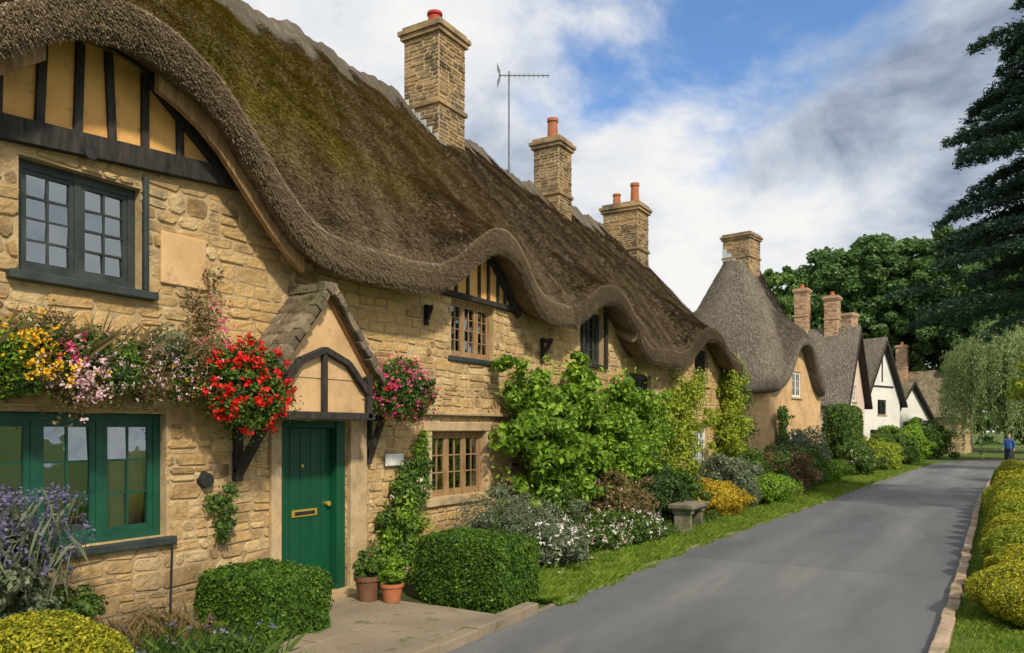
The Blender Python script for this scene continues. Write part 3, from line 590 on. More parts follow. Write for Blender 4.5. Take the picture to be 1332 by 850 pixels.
# ------------------------------------------------------------ gabled houses
def gable_house(name,loc,yaw,w,dep,ze,zr,mw,mroof,ops=[],timbers=[],chims=[],th=.3,ov=.35,mst=None,mf='whitep'):
    h=empty(name,loc,yaw); mb=MB(); hw=w/2
    top=lambda y: ze+(zr-ze)*(1-abs(y)/hw)-.05
    wall_backing(mb,-hw,hw,ops,top,0)
    mb.poly([(0,-hw,-.1),(-dep,-hw,-.1),(-dep,-hw,ze),(0,-hw,ze)]); mb.poly([(0,hw,-.1),(-dep,hw,-.1),(-dep,hw,ze),(0,hw,ze)]); mb.poly([(-dep,-hw,-.1),(-dep,hw,-.1),(-dep,hw,ze),(-dep,0,zr),(-dep,-hw,ze)])
    mb.obj('walls',[mw],h)
    for o in ops: window(h,*o,n=2,cols=2,rows=3,mf=mf,x=-.04)
    sl=(zr-ze)/hw
    for sg in (-1,1):
        N=12;K=16; V=[];uv=[]
        for i in range(K+1):
            x=ov-(dep+2*ov)*i/K
            prof=[(hw+ov-.12,ze-ov*sl+.02),(hw+ov,ze-ov*sl+.03),(hw+ov+.03,ze-ov*sl+.06+th*.6)]
            for j in range(N+1):
                t=j/N; y=(hw+ov)*(1-t); prof.append((y,zr+th-y*sl+ (.10*math.sin(math.pi*t) if mst else 0)-(.1*(1-t)**4)))
            for q,(y,z) in enumerate(prof):
                V.append((x,sg*y,z+.03*math.sin(x*2+y*3)-(.12*max(0,1-abs(i/K*2-1)*1.0) if mst is None else 0)*.5)); uv.append((x,q*.35))
            pk=len(prof)
        F=[(i*pk+q,i*pk+q+1,(i+1)*pk+q+1,(i+1)*pk+q) for i in range(K) for q in range(pk-1)]
        npobj('roof_slope',V,F,[mroof],0,h,uv,True)
    mb=MB()
    for sg in (-1,1):
        for x in (ov,ov-.001-dep-2*ov+.002):
            mb.poly([(x,0,zr+th),(x,0,zr-.05),(x,sg*(hw+ov-.1),ze-(ov-.1)*sl-.05),(x,sg*(hw+ov),ze-ov*sl+.05+th*.5)],0)
        mb.poly([(ov,0,zr-.05),(0,0,zr-.05),(0,sg*(hw+ov-.1),ze-(ov-.1)*sl-.05),(ov,sg*(hw+ov-.1),ze-(ov-.1)*sl-.05)],1)
        mb.beam((ov+.03,0,zr-.0),(ov+.03,sg*(hw+ov-.05),ze-(ov-.05)*sl),.05,.16,1)
    mb.obj('verge',[mst or mroof,'timber'],h)
    if mst:
        f=Fol(); n=14000; x=rng.uniform(-dep-ov,ov,n); sg=np.where(rng.random(n)<.5,-1,1); y=(hw+ov)*rng.random(n)
        t=1-y/(hw+ov); z=zr+th-y*sl+.1*np.sin(np.pi*t)-.1*(1-t)**4; A=np.column_stack([x,sg*y,z]); T=nrm(np.column_stack([rng.normal(size=n)*.2,sg,np.full(n,-sl)])); sd=np.tile([1.,0,0],(n,1)); L_=rng.uniform(.1,.3,(n,1)); w_=.014; up=np.array([0,0,.05])
        f.addq(np.stack([A-sd*w_,A+sd*w_,A+T*L_+sd*w_+up,A+T*L_-sd*w_+up],1).reshape(-1,3),0); f.obj('thatch_straw',[mst],h)
    mb=MB()
    for (p,q,r) in timbers: mb.beam((.03,*p),(.03,*q),.05,r)
    if timbers: mb.obj('timber_framing',['timber'],h)
    if ops:
        mb=MB()
        for o in ops: mb.box(-.02,.06,o[0]-.08,o[1]+.08,o[2]-.07,o[2]-.005)
        mb.obj('sills',['dress'],h)
    for c in chims: chimney(h,*c,flash=0)
    return h
gable_house('thatched_gable_cottage',(-5.95,47.8,0),math.radians(-5),5.2,8,3.7,7.6,'pink','thC',ops=[(-.5,.5,3.6,4.5),(-.6,.6,1.0,2.0)],chims=[(-2.9,0,7,10.3,.75,.7,[(0,0,.14,.25,2)],'brick'),(-1.2,.0,7,9.7,.75,.7,[(0,0,.14,.25,2)],'brick')],mst='stC')
tm=[((-1.6,4.9),(1.6,4.9),.10),((0,5.2),(0,7.4),.1)]
gable_house('timber_framed_cottage',(-5.4,57.0,0),math.radians(-20),5.2,9,4.0,7.9,'white','thC',ops=[(-.6,.6,3.0,4.0),(-1.6,-.4,1.0,2.0)],timbers=tm,chims=[(-2.6,0,7,10.0,1.5,.9,[],'brick')],mst='stC',mf='slatewood')
gable_house('white_cottage',(-4.3,66.5,0),math.radians(-28),5,7,2.9,5.6,'white','tile',ops=[(-.6,.6,1.0,2.0)],mst=None,th=.12)
gable_house('stone_barn',(-.5,78,0),math.radians(-5),6.5,9.5,3.4,7.2,'dress','tile',mst=None,th=.15,chims=[(-5.2,-.6,5.5,9.6,.9,.8,[(0,0,.13,.3,2)],'brick')])
# ------------------------------------------------------------ ground, road
def gridobj(name,x0,x1,y0,y1,nx,ny,z,m,amp=0):
    xs=np.linspace(x0,x1,nx);ys=np.linspace(y0,y1,ny); X,Y=np.meshgrid(xs,ys); Z=np.full_like(X,z)+amp*np.sin(X*3+Y)*np.sin(Y*2.1)
    V=np.stack([X,Y,Z],-1).reshape(-1,3); idx=np.arange(nx*ny).reshape(ny,nx); F=np.stack([idx[:-1,:-1],idx[:-1,1:],idx[1:,1:],idx[1:,:-1]],-1).reshape(-1,4)
    return npobj(name,V,F,[m])
gridobj('ground',-600,600,-300,900,20,20,-.012,'ground')
LP=np.array([(-4.0,-8),(-3.97,5.4),(-4.05,12.7),(-3.5,23),(-2.75,40),(-2.05,52),(-.9,57.5),(1.6,61),(6,63),(14,64.5),(30,66)])
RP=np.array([(-.8,-8),(-.36,6.5),(-.2,12.7),(0.0,24),(.5,36),(1.3,42.5),(2.8,46.5),(5,49),(9,51.5),(16,53.5),(30,55)])
def strip(name,A,B,z,m,nc=8):
    rows=[np.column_stack([A+(B-A)*t,np.full(len(A),z)]) for t in np.linspace(0,1,nc)]
    P=np.stack(rows,1); n,k,_=P.shape; idx=np.arange(n*k).reshape(n,k); F=np.stack([idx[:-1,:-1],idx[:-1,1:],idx[1:,1:],idx[1:,:-1]],-1).reshape(-1,4); return npobj(name,P.reshape(-1,3),F,[m])
def knot(P,n=60):
    out=[]
    for i in range(len(P)-1):
        for t in np.linspace(0,1,n,endpoint=False): out.append(P[i]*(1-t)+P[i+1]*t)
    A=np.array(out); k=np.ones(41)/41; pad=np.concatenate([np.repeat(A[:1],20,0),A,np.repeat(A[-1:],20,0)]); return np.stack([np.convolve(pad[:,i],k,'valid') for i in (0,1)],1)
LK,RK=knot(LP),knot(RP)
strip('road',LK,RK,.0,'asphalt')
lx=lambda y: np.interp(y,LK[:,1],LK[:,0]); rx=lambda y: np.interp(y,RK[:,1],RK[:,0])
def kerb(name,fx,y0,y1,wd,h,sgn,m,L=.45):
    mb=MB(); y=y0
    while y<y1:
        l=L*R(.7,1.3); j=R(-.012,.012); a,b=float(fx(y))+j,float(fx(y+l))+j; hh=h+R(-.012,.012); e=.006
        mb.hexa([(a,y+e,-.05),(a+sgn*wd,y+e,-.05),(b+sgn*wd,y+l-e,-.05),(b,y+l-e,-.05),(a,y+e,hh),(a+sgn*wd,y+e,hh),(b+sgn*wd,y+l-e,hh),(b,y+l-e,hh)]); y+=l
    return mb.obj(name,[m],bevel=.012)
kerb('kerb',rx,2,42,.12,.07,1,'kerbr',.5)
kerb('kerb',lx,7.0,50,-.06,.015,1,'kerb',.5)
kerb('kerb',lx,-3,6.95,-.15,.10,1,'paving',.7)
mb=MB()
xs=[-6.4,-5.65,-4.95,-4.15]; 
for y0,y1 in ((4.0,4.9),(4.91,5.75),(5.76,6.6)):
    for a,b in zip(xs[:-1],xs[1:]): mb.box(a,b-.008,y0,y1,-.05,.085+R(-.004,.004))
mb.obj('paved_path',['paving'],bevel=.008)
gridobj('flower_bed',-6.42,-4.12,-2,3.98,12,30,.03,'soil',.02)
gridobj('flower_bed',-6.42,-4.95,6.62,24,10,90,.035,'soil',.02)
gridobj('flower_bed',-10,-4.1,24.02,44,10,60,.03,'soil',.02)
def grassarea(name,n,fx0,fx1,y0,y1,h,w=.006,z=0,p=1.6):
    f=Fol(); y=y0+(y1-y0)*rng.random(n)**p; a,b=fx0(y),fx1(y); x=a+(b-a)*rng.random(n); P=np.column_stack([x,y,np.full(n,z)]); hh=h*(1+.4*np.sin(x*5+y*3)+.3*np.sin(x*13-y*7))[:,None]
    f.blades(P,np.maximum(hh,.01),w,.5,0); return f.obj(name,['grass'])
grassarea('grass_verge',90000,lambda y:-5.1+0*y,lambda y:lx(y)-.03+.03*np.sin(y*7),7.6,24,.075,.008)
grassarea('grass_verge',14000,lambda y:lx(y)-.12,lambda y:lx(y)+.05+.05*np.sin(y*5)+.03*np.sin(y*17),7.6,24,.045,.007)
grassarea('grass_verge',70000,lambda y:rx(y)+.10,lambda y:rx(y)+1.2,3.5,30,.045,.007)
grassarea('grass_verge',25000,lambda y:lx(y)-1.6,lambda y:lx(y)-.0,24,50,.09,.016)
# ------------------------------------------------------------ vegetation
def box_hedge(x0,x1,y0,y1,h,n,L=.017,m='box',name='box_hedge'):
    f=Fol(); c=np.array([(x0+x1)/2,(y0+y1)/2,h/2]); r=np.array([x1-x0,y1-y0,h])/2
    d=rng.normal(size=(n,3)); p=7.; q=(np.sum(np.abs(nrm(d))**p,1))**(-1/p); u=nrm(d)*q[:,None]
    un=np.sign(u)*np.abs(u)**(p-1)/r; Nn=nrm(un); u=u*(1+.035*lump(u*2,3)+.022*lump(u*9,5))[:,None]
    P=c+u*r*(1.02-.07*rng.random((n,1))**2); k=P[:,2]>0.0; f.leaves(P[k],Nn[k],L,0,asp=.6,tilt=.75)
    k2=rng.random(n)<.035; P2=P[k2&k]+Nn[k2&k]*.025; f.leaves(P2,Nn[k2&k],L*1.3,0,tilt=1.)
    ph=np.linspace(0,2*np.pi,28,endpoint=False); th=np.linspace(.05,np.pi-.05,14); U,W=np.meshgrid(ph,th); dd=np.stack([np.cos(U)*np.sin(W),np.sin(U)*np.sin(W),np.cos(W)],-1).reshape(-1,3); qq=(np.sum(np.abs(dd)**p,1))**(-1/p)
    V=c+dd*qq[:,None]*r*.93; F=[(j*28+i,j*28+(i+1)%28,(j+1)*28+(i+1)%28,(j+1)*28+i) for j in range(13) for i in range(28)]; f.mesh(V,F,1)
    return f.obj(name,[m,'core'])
box_hedge(-6.22,-5.24,4.60,5.40,.65,44000)
box_hedge(-5.38,-4.22,6.82,7.62,.78,44000)
def shrub(name,c,r,n,L,m,core='core',fl=None,seed=1,amp=.15,zmin=-.9,tilt=.7,asp=.55,shell=.3,sc=.78,loose=0):
    f=Fol(); f.blob(c,r,n,L,0,seed,amp,shell,tilt,zmin,asp)
    if loose: f.crown(c,tuple(np.array(r)*1.1),int(18*loose)+6,int(n*.65*loose),min(r)*.33,L,0,shell=.2,seed=seed+3,amp=.35)
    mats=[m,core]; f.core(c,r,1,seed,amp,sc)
    if fl:
        for (fmn,cnt,size,per) in fl:
            mats.append(fmn); d=nrm(rng.normal(size=(cnt,3))); d=d[d[:,2]>-.3]; d=d[(d@np.array([.6,-.5,.5]))>-.4]
            P=np.array(c)+d*np.array(r)*(1.05+amp*lump(d,seed)+.15*rng.random(len(d)))[:,None]; f.flowers(P,d,size,per,len(mats)-1)
    return f.obj(name,mats)
sh=lambda *a,**k: shrub(*a,**{**dict(loose=1,sc=.62,amp=.26),**k})
shrub('golden_shrub',(-5.3,2.72,.28),(.54,.58,.45),32000,.016,'gold','goldcore',amp=.06,seed=3)
shrub('golden_shrub',(-5.0,1.9,.28),(.5,.5,.4),8000,.02,'gold','goldcore',amp=.05,seed=4)
f=Fol(); f.crown((-6.0,2.75,.8),(.30,.5,.6),26,7500,.16,.026,0,shell=.5,seed=5); f.core((-6.1,2.6,.8),(.2,.3,.45),2,5,.2,.7)
n=380; P=np.column_stack([rng.normal(-5.98,.16,n),rng.normal(2.78,.27,n),rng.uniform(.85,1.45,n)]); f.blades(P-[0,0,.2],.26,.006,.25,0)
f.flowers(P+[0,0,.04],np.tile([0,0,1.],(n,1)),.03,9,1); f.flowers(P+[0,0,.10],np.tile([0,0,1.],(n,1)),.022,6,1); f.obj('lavender_bush',['greyleaf','fpurp','core'])
f=Fol(); f.crown((-6.05,3.0,.5),(.3,.5,.5),24,6500,.15,.026,0,shell=.5,seed=6); f.obj('garden_shrub',['leaf'])
def tuft(name,x0,x1,y0,y1,n,h,m,fl=None,L=.03,z=0):
    f=Fol(); x=rng.uniform(x0,x1,n);y=rng.uniform(y0,y1,n); hh=h*(.55+.45*np.sin(x*6+1)*np.sin(y*5)) ; zz=z+np.abs(hh)*rng.random(n)
    P=np.column_stack([x,y,zz]); f.leaves(P,np.tile([.3,-.2,1.],(n,1)),L,0,asp=.45,tilt=.9); k=n//9; f.blades(P[:k]*[1,1,0]+[0,0,z],h*.8,.007,.35,0)
    mats=[m]
    if fl:
        for (fmn,cnt,size,per) in fl:
            mats.append(fmn); Q=np.column_stack([rng.uniform(x0,x1,cnt),rng.uniform(y0,y1,cnt),z+h*rng.uniform(.6,1.2,cnt)]); f.flowers(Q,np.tile([.3,-.3,1.],(cnt,1)),size,per,len(mats)-1)
    return f.obj(name,mats)
tuft('border_plants',-6.3,-5.0,3.3,4.6,9000,.30,'leaf',[('fpurp',40,.03,5)],L=.022)
tuft('border_plants',-6.35,-5.8,3.5,4.6,3500,.40,'russet',L=.02)
tuft('border_plants',-5.9,-5.1,3.4,4.5,4500,.28,'dkleaf',L=.022)
tuft('ground_cover',-5.5,-4.3,3.1,4.6,7000,.15,'bright',L=.018)
def climber(name,pts,n,L,m,cs=.16,fl=None,dens=90):
    f=Fol(); pts=np.array(pts,float); s=np.r_[0,np.cumsum(np.linalg.norm(np.diff(pts[:,:3],axis=0),axis=1))]
    nc=max(12,n//dens); tc=rng.uniform(0,s[-1],nc); C=np.column_stack([np.interp(tc,s,pts[:,i]) for i in range(3)]); w=np.interp(tc,s,pts[:,3])[:,None]; C+=rng.normal(size=(nc,3))*w*[.25,.7,.6]
    i=rng.integers(0,nc,n); e=nrm(rng.normal(size=(n,3))); P=C[i]+e*cs*rng.uniform(.4,1.3,nc)[i][:,None]*rng.random((n,1))**.5
    if FX-.5<pts[0,0]<FX+1.2: P[:,0]=np.maximum(P[:,0],FX+.02)
    P[:,2]=np.maximum(P[:,2],.02)
    f.leaves(P,nrm(e+[.6,-.3,.5]),L,0,tilt=.6,asp=.6); mats=[m]
    if fl:
        for (fmn,cnt,size,per) in fl: 
            mats.append(fmn); j=rng.integers(0,n,cnt); f.flowers(P[j]+e[j]*.03,nrm(e[j]+[.6,-.3,.3]),size,per,len(mats)-1)
    return f.obj(name,mats)
climber('wall_climber',[(FX+.10,4.95,1.35,.12),(FX+.12,5.0,.95,.14)],1100,.022,'leaf',cs=.10)
climber('climbing_rose',[(FX+.3,7.5,.1,.3),(FX+.25,7.5,.6,.3),(FX+.15,7.75,1.1,.22),(FX+.12,8.1,1.6,.12)],7000,.026,'leaf',cs=.15,fl=[('fpale',16,.04,6)])
climber('climbing_rose',[(FX+.3,7.45,.1,.28),(FX+.3,7.5,.7,.28)],4000,.03,'bright',cs=.16)
climber('climbing_rose',[(FX+.1,8.0,1.3,.08),(FX+.1,8.2,1.9,.08)],600,.026,'bright',cs=.10)
climber('climbing_rose',[(FX+.15,4.7,2.6,.15),(FX+.12,4.75,3.2,.12),(FX+.1,4.9,3.6,.05)],900,.02,'russet',cs=.15)
f=Fol(); mats=['leaf','greyleaf','bright','fyel','fpale','fpink','fwhite','oak','core','russet']
for i in range(34):
    y=2.2+i*.086; zc=2.50+.08*math.sin(i*1.7); c=(FX+.22+R(0,.16),y,zc+R(-.14,.14)); r=(R(.12,.22),R(.12,.22),R(.12,.26)); mm=random.choice([0,0,1,9,2])
    f.blob(c,r,720,.018,mm,i,.3,.6,.8)
    if i%2==0: f.core(c,r,8,i,.1,.5,10,7)
def fl_at(cx,cy,cz,sr,cnt,size,per,m):
    P=np.array([cx,cy,cz])+rng.normal(size=(cnt,3))*np.array(sr); f.flowers(P,np.tile([.8,-.4,.3],(cnt,1)),size,per,m)
fl_at(FX+.42,3.05,2.55,(.06,.11,.10),45,.03,7,3); fl_at(FX+.42,3.25,2.42,(.06,.12,.06),35,.03,7,3)
fl_at(FX+.44,3.45,2.36,(.06,.14,.10),70,.028,7,4); fl_at(FX+.44,3.35,2.55,(.05,.06,.05),16,.03,7,5); fl_at(FX+.4,4.0,2.45,(.08,.38,.12),150,.018,5,4); fl_at(FX+.4,3.9,2.5,(.08,.5,.12),110,.015,4,6); fl_at(FX+.4,4.78,2.85,(.05,.08,.16),30,.022,6,5); fl_at(FX+.4,4.6,2.5,(.06,.3,.10),40,.018,4,3)
n=260; P=np.column_stack([FX+rng.uniform(.1,.4,n),rng.uniform(2.3,5.2,n),rng.uniform(2.4,2.65,n)]); f.blades(P,.26,.006,.6,9)
f.obj('flower_trough',mats)
mb=MB(); mb.box(FX+.03,FX+.30,2.2,4.95,2.30,2.48); mb.obj('planter_trough',['oak'],bevel=.01)
def basket(name,c,r,mleaf,fl,n=5000,seed=1):
    f=Fol(); f.blob(c,r,n,.024,0,seed,.22,.5,.8); f.core(c,r,1,seed,.1,.65); f.crown(c,tuple(np.array(r)*1.1),20,2400,.09,.024,0,shell=.2,seed=seed)
    mats=[mleaf,'core']
    for (fmn,cnt,size,per) in fl:
        mats.append(fmn); d=nrm(rng.normal(size=(cnt,3))+[.5,-.4,.15]); P=np.array(c)+d*np.array(r)*(rng.uniform(.95,1.25,cnt)+.2*lump(d,seed))[:,None]; f.flowers(P,d,size,per,len(mats)-1)
    n2=450; d=nrm(rng.normal(size=(n2,3))); d[:,2]=-np.abs(d[:,2]); P=np.array(c)+d*np.array(r)*rng.uniform(.9,1.6,(n2,1)); f.leaves(P,d,.02,0)
    return f.obj(name,mats)
basket('hanging_basket',(FX+.42,5.0,2.34),(.29,.40,.36),'leaf',[('fred',135,.036,13)],seed=11)
basket('hanging_basket',(FX+.40,7.28,2.44),(.30,.48,.34),'leaf',[('fpink',160,.026,8),('fred',20,.03,6),('fpale',30,.022,5)],seed=12)
def pot(x,y,m,r=.14,h=.27,z=.085,plant='leaf'):
    p=empty('potted_plant',(x,y,z)); mb=MB(); 
    mb.cyl((0,0,0),(0,0,h*.85),r*.75,r,18,0); mb.cyl((0,0,h*.82),(0,0,h),r*1.1,r*1.1,18,0); mb.cyl((0,0,h),(0,0,h+.004),r*.95,r*.95,18,1); mb.obj('pot',[m,'soil'],p,bevel=.006)
    f=Fol(); f.crown((0,0,h+.12),(.16,.16,.14),14,1200,.07,.022,0); f.obj('foliage',[plant],p)
pot(-5.72,6.42,'brpot'); pot(-5.45,6.5,'tc',.12,.20,plant='bright')
f=Fol()
rs=np.random.default_rng(77)
for k in range(40):
    yy=9.9+4.1*rs.random(); zz=.8+2.1*rs.random()**.9
    zz=min(zz,3.0-.22*abs(yy-11.8)); c=(-6.0+.5*rs.random(),yy,zz); rr=rs.uniform(.25,.5); r=(rr*.8,rr,rr*.8)
    f.crown(c,r,12,620,.16,.06,0,flat=.8,shell=.4,tilt=.6,seed=k,up=.3,amp=.3)
for c,r in (((-6.1,11.3,1.9),(.3,1.1,.8)),((-6.1,12.6,1.9),(.3,.9,.8))): f.core(c,r,1,int(c[1]*10),.15,.8)
f.crown((-6.0,12.2,3.05),(.3,.3,.35),8,900,.13,.055,0,seed=91); f.crown((-6.0,10.0,2.9),(.2,.3,.2),5,350,.12,.055,0,seed=92); f.crown((-6.0,13.8,2.2),(.3,.5,.3),8,700,.14,.055,0,seed=93)
n=900; P=np.column_stack([rng.uniform(-6.2,-5.2,n),rng.uniform(9.6,14.2,n),rng.uniform(.8,3.1,n)]); f.leaves(P,np.tile([.6,-.3,.5],(n,1)),.05,0,tilt=.8)
f.obj('broadleaf_shrub',['bright','core'])
mb=MB(); mb.cyl((-5.8,11.8,0),(-5.95,11.7,1.3),.06,.04,8); mb.cyl((-5.9,12.3,0),(-6.0,12.4,2.2),.05,.03,8); mb.obj('shrub_stem',['bark'])
sh('lavender_bush',(-5.5,8.8,.45),(.5,.65,.58),9000,.024,'greyleaf',seed=21,asp=.3)
sh('lavender_bush',(-5.5,9.9,.4),(.5,.7,.5),8000,.024,'greyleaf',seed=22,asp=.3,fl=[('fwhite',110,.03,6)])
sh('white_flower_bush',(-5.1,9.3,.32),(.42,.6,.38),7000,.022,'greyleaf',seed=23,fl=[('fwhite',190,.032,6)])
sh('white_flower_bush',(-5.05,11.2,.28),(.35,.7,.32),6000,.024,'leaf',seed=24,fl=[('fwhite',110,.035,6),('fpale',60,.035,6)])
sh('white_flower_bush',(-4.95,12.4,.22),(.32,.6,.27),4500,.024,'leaf',seed=25,fl=[('fpale',60,.035,6),('fwhite',60,.035,6)])
sh('spirea_bush',(-5.5,12.9,.6),(.5,.8,.65),7000,.03,'russet',seed=26,fl=[('fpale',60,.03,5)])
sh('garden_shrub',(-5.7,10.8,.5),(.45,.7,.6),6000,.03,'leaf',seed=27)
sh('garden_shrub',(-5.4,14.6,.55),(.5,.8,.6),7000,.035,'dkleaf',seed=28)
sh('garden_shrub',(-5.5,15.9,.5),(.5,.8,.55),6000,.035,'leaf',seed=29)
sh('golden_shrub',(-5.0,17.2,.40),(.6,.9,.42),8000,.032,'orange','goldcore',seed=30)
sh('garden_shrub',(-5.3,19.0,.6),(.7,1.1,.7),9000,.035,'greyleaf',seed=31)
sh('garden_shrub',(-4.9,20.8,.4),(.7,1.0,.4),8000,.035,'bright',seed=32)
sh('garden_shrub',(-5.5,22.4,.7),(.8,1.2,.8),9000,.04,'leaf',seed=33)
sh('spirea_bush',(-5.0,24.4,.6),(.8,1.2,.7),8000,.04,'russet',seed=34)
sh('garden_shrub',(-5.3,27,.7),(1.0,1.4,.8),9000,.05,'leaf',seed=35)
sh('garden_shrub',(-5.6,29.5,.9),(.9,1.2,1.0),8000,.05,'greyleaf',seed=36)
sh('garden_shrub',(-4.8,30,.45),(.8,1.4,.5),7000,.05,'bright',seed=37)
sh('garden_shrub',(-4.4,36,.6),(.8,1.5,.65),7000,.055,'leaf',seed=38,fl=[('fwhite',40,.05,5)])
sh('garden_shrub',(-4.2,42,.7),(.9,2,.7),7000,.06,'lime',seed=39)
sh('garden_shrub',(-3.8,48,.8),(1,2,.8),7000,.07,'leaf',seed=40)
sh('garden_shrub',(-3.8,54,1.1),(1.2,2,1.2),7000,.08,'bright',seed=41)
sh('garden_shrub',(-3.0,60,1.2),(1.6,2,1.3),7000,.09,'leaf',seed=42)
tuft('border_plants',-5.6,-4.9,7.8,12.8,9000,.28,'leaf',[('fwhite',40,.03,5)],L=.024)
tuft('border_plants',-5.6,-4.7,13.0,24,14000,.32,'leaf',[('fwhite',60,.03,5)],L=.03)
tuft('border_plants',-5.1,-4.6,8.5,13,3500,.16,'bright',[('fpale',30,.025,5)],L=.02)
climber('ivy_climber',[(FX+.2,17.0,.2,.5),(FX+.25,17.5,1.4,.7),(FX+.25,18.5,2.6,.8),(FX+.2,19.3,3.1,.5)],13000,.042,'lime',cs=.26,dens=110)
climber('ivy_climber',[(FX+.2,14.2,1.0,.6),(FX+.25,15.2,1.9,.6),(FX+.2,16.6,2.1,.4)],9000,.04,'bright',cs=.24,dens=110)
climber('ivy_climber',[(FX+.2,14.6,.6,.6),(FX+.25,16.6,.9,.6)],6000,.04,'leaf',cs=.26)
climber('ivy_climber',[(FX+.3,21.4,.1,.7),(FX+.3,22.2,1.6,.8),(FX+.3,22.6,3.0,.6),(FX+.2,22.9,3.7,.3)],15000,.045,'lime',cs=.30,dens=110)
climber('ivy_climber',[(FX+.0,24.0,.1,.7),(FX+.0,24.2,1.6,.7),(FX+.1,23.8,3.3,.5)],8000,.05,'leaf',cs=.35)
climber('ivy_climber',[(-6.6,30.6,.2,.5),(-6.5,30.8,2.6,.5)],4000,.06,'leaf',cs=.3)
def hedge(x0,x1,y0,y1,h,n,L,m,name='clipped_hedge'): return box_hedge(x0,x1,y0,y1,h,n,L,m,name)
hedge(-6.2,-4.9,38.6,42.8,3.1,14000,.06,'leaf'); hedge(-4.9,-3.9,45.5,49,1.7,6000,.06,'leaf')
yy=9.55; k=0
while yy<30:
    r=R(.48,.68); h=.60+min(.36,(yy-9)*.035)+R(-.07,.07); n=int(32000*max(.25,(11/yy)**1.6)); L=.017*max(1,yy/13)
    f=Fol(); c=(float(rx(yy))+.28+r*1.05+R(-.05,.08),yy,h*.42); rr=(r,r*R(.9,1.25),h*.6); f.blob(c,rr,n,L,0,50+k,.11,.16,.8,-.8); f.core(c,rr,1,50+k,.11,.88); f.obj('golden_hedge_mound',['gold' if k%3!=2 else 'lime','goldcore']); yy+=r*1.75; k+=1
sh('garden_shrub',(2.75,34,1.3),(.9,1.6,1.5),9000,.06,'leaf',seed=60)
# ------------------------------------------------------------ trees
def broad_tree(name,x,y,h,rad,n,L,m,seed,nc=110,cs=.2,trunk=.4,z0=.3):
    p=empty(name,(x,y,0)); mb=MB(); zc=h*(1+z0)/2; rz=h*(1-z0)/2*1.02
    mb.cyl((0,0,-.1),(0,0,h*.45),trunk,trunk*.6,10)
    f=Fol(); C=f.crown((0,0,zc),(rad,rad,rz),nc,n,rad*cs,L,0,flat=.75,shell=.6,seed=seed,up=.5)
    for c in C[:22]: mb.cyl((0,0,h*.35),tuple(c),trunk*.28,trunk*.07,6)
    mb.obj('trunk',['bark'],p); f.obj('crown',[m],p); return p
broad_tree('oak_tree',-9,84,21.3,7.0,80000,.25,'tree',1,400,.14)
broad_tree('oak_tree',-2.0,82,20.3,6.5,72000,.25,'tree',2,360,.14)
broad_tree('oak_tree',-14,92,19,5.8,40000,.26,'tree2',3,220,.16)
broad_tree('ash_tree',-16.6,80,19.3,3.6,36000,.19,'tree2',4,190,.17)
broad_tree('oak_tree',5,92,20,6.5,40000,.3,'tree2',5,220,.16)
broad_tree('oak_tree',-27,96,17,6,20000,.34,'tree',6,110)
broad_tree('oak_tree',9,78,15,5,24000,.28,'tree2',8,120)
broad_tree('maple_tree',3.75,44,7.6,2.3,22000,.09,'lime',9,120,.2,.15,.25)
f=Fol()
for i in range(60):
    a=-80+i*4.2; f.crown((a,125+8*math.sin(i),5),(5,4,6+2*math.sin(i*2.3)),14,900,1.8,.7,0,seed=i)
f.obj('distant_trees',['tree'])
p=empty('willow_tree',(1.9,60.5,0)); mb=MB(); mb.cyl((0,0,-.1),(0,0,4),.3,.18,10)
f=Fol(); n=60000; ns=700; a=rng.uniform(0,6.28,ns); r0=3.8*rng.random(ns)**.5; zt=8.9-.26*r0**2*.55+rng.normal(size=ns)*.3; ln=rng.uniform(2.2,6.8,ns)*np.clip(r0/2.2,.3,1)
i=rng.integers(0,ns,n); t=rng.random(n); P=np.column_stack([np.cos(a[i])*r0[i]*(1+.12*t),np.sin(a[i])*r0[i]*(1+.12*t),np.maximum(.3,zt[i]-ln[i]*t)])+rng.normal(size=(n,3))*.09
f.leaves(P,nrm(np.column_stack([np.cos(a[i]),np.sin(a[i]),.3+0*a[i]])),.11,0,asp=.3,tilt=.5,droop=2)
for q in range(0,60): mb.cyl((0,0,3.2),(math.cos(a[q])*r0[q]*.9,math.sin(a[q])*r0[q]*.9,zt[q]-.3),.07,.015,5)
mb.obj('trunk',['bark'],p); f.obj('crown',['willow'],p)
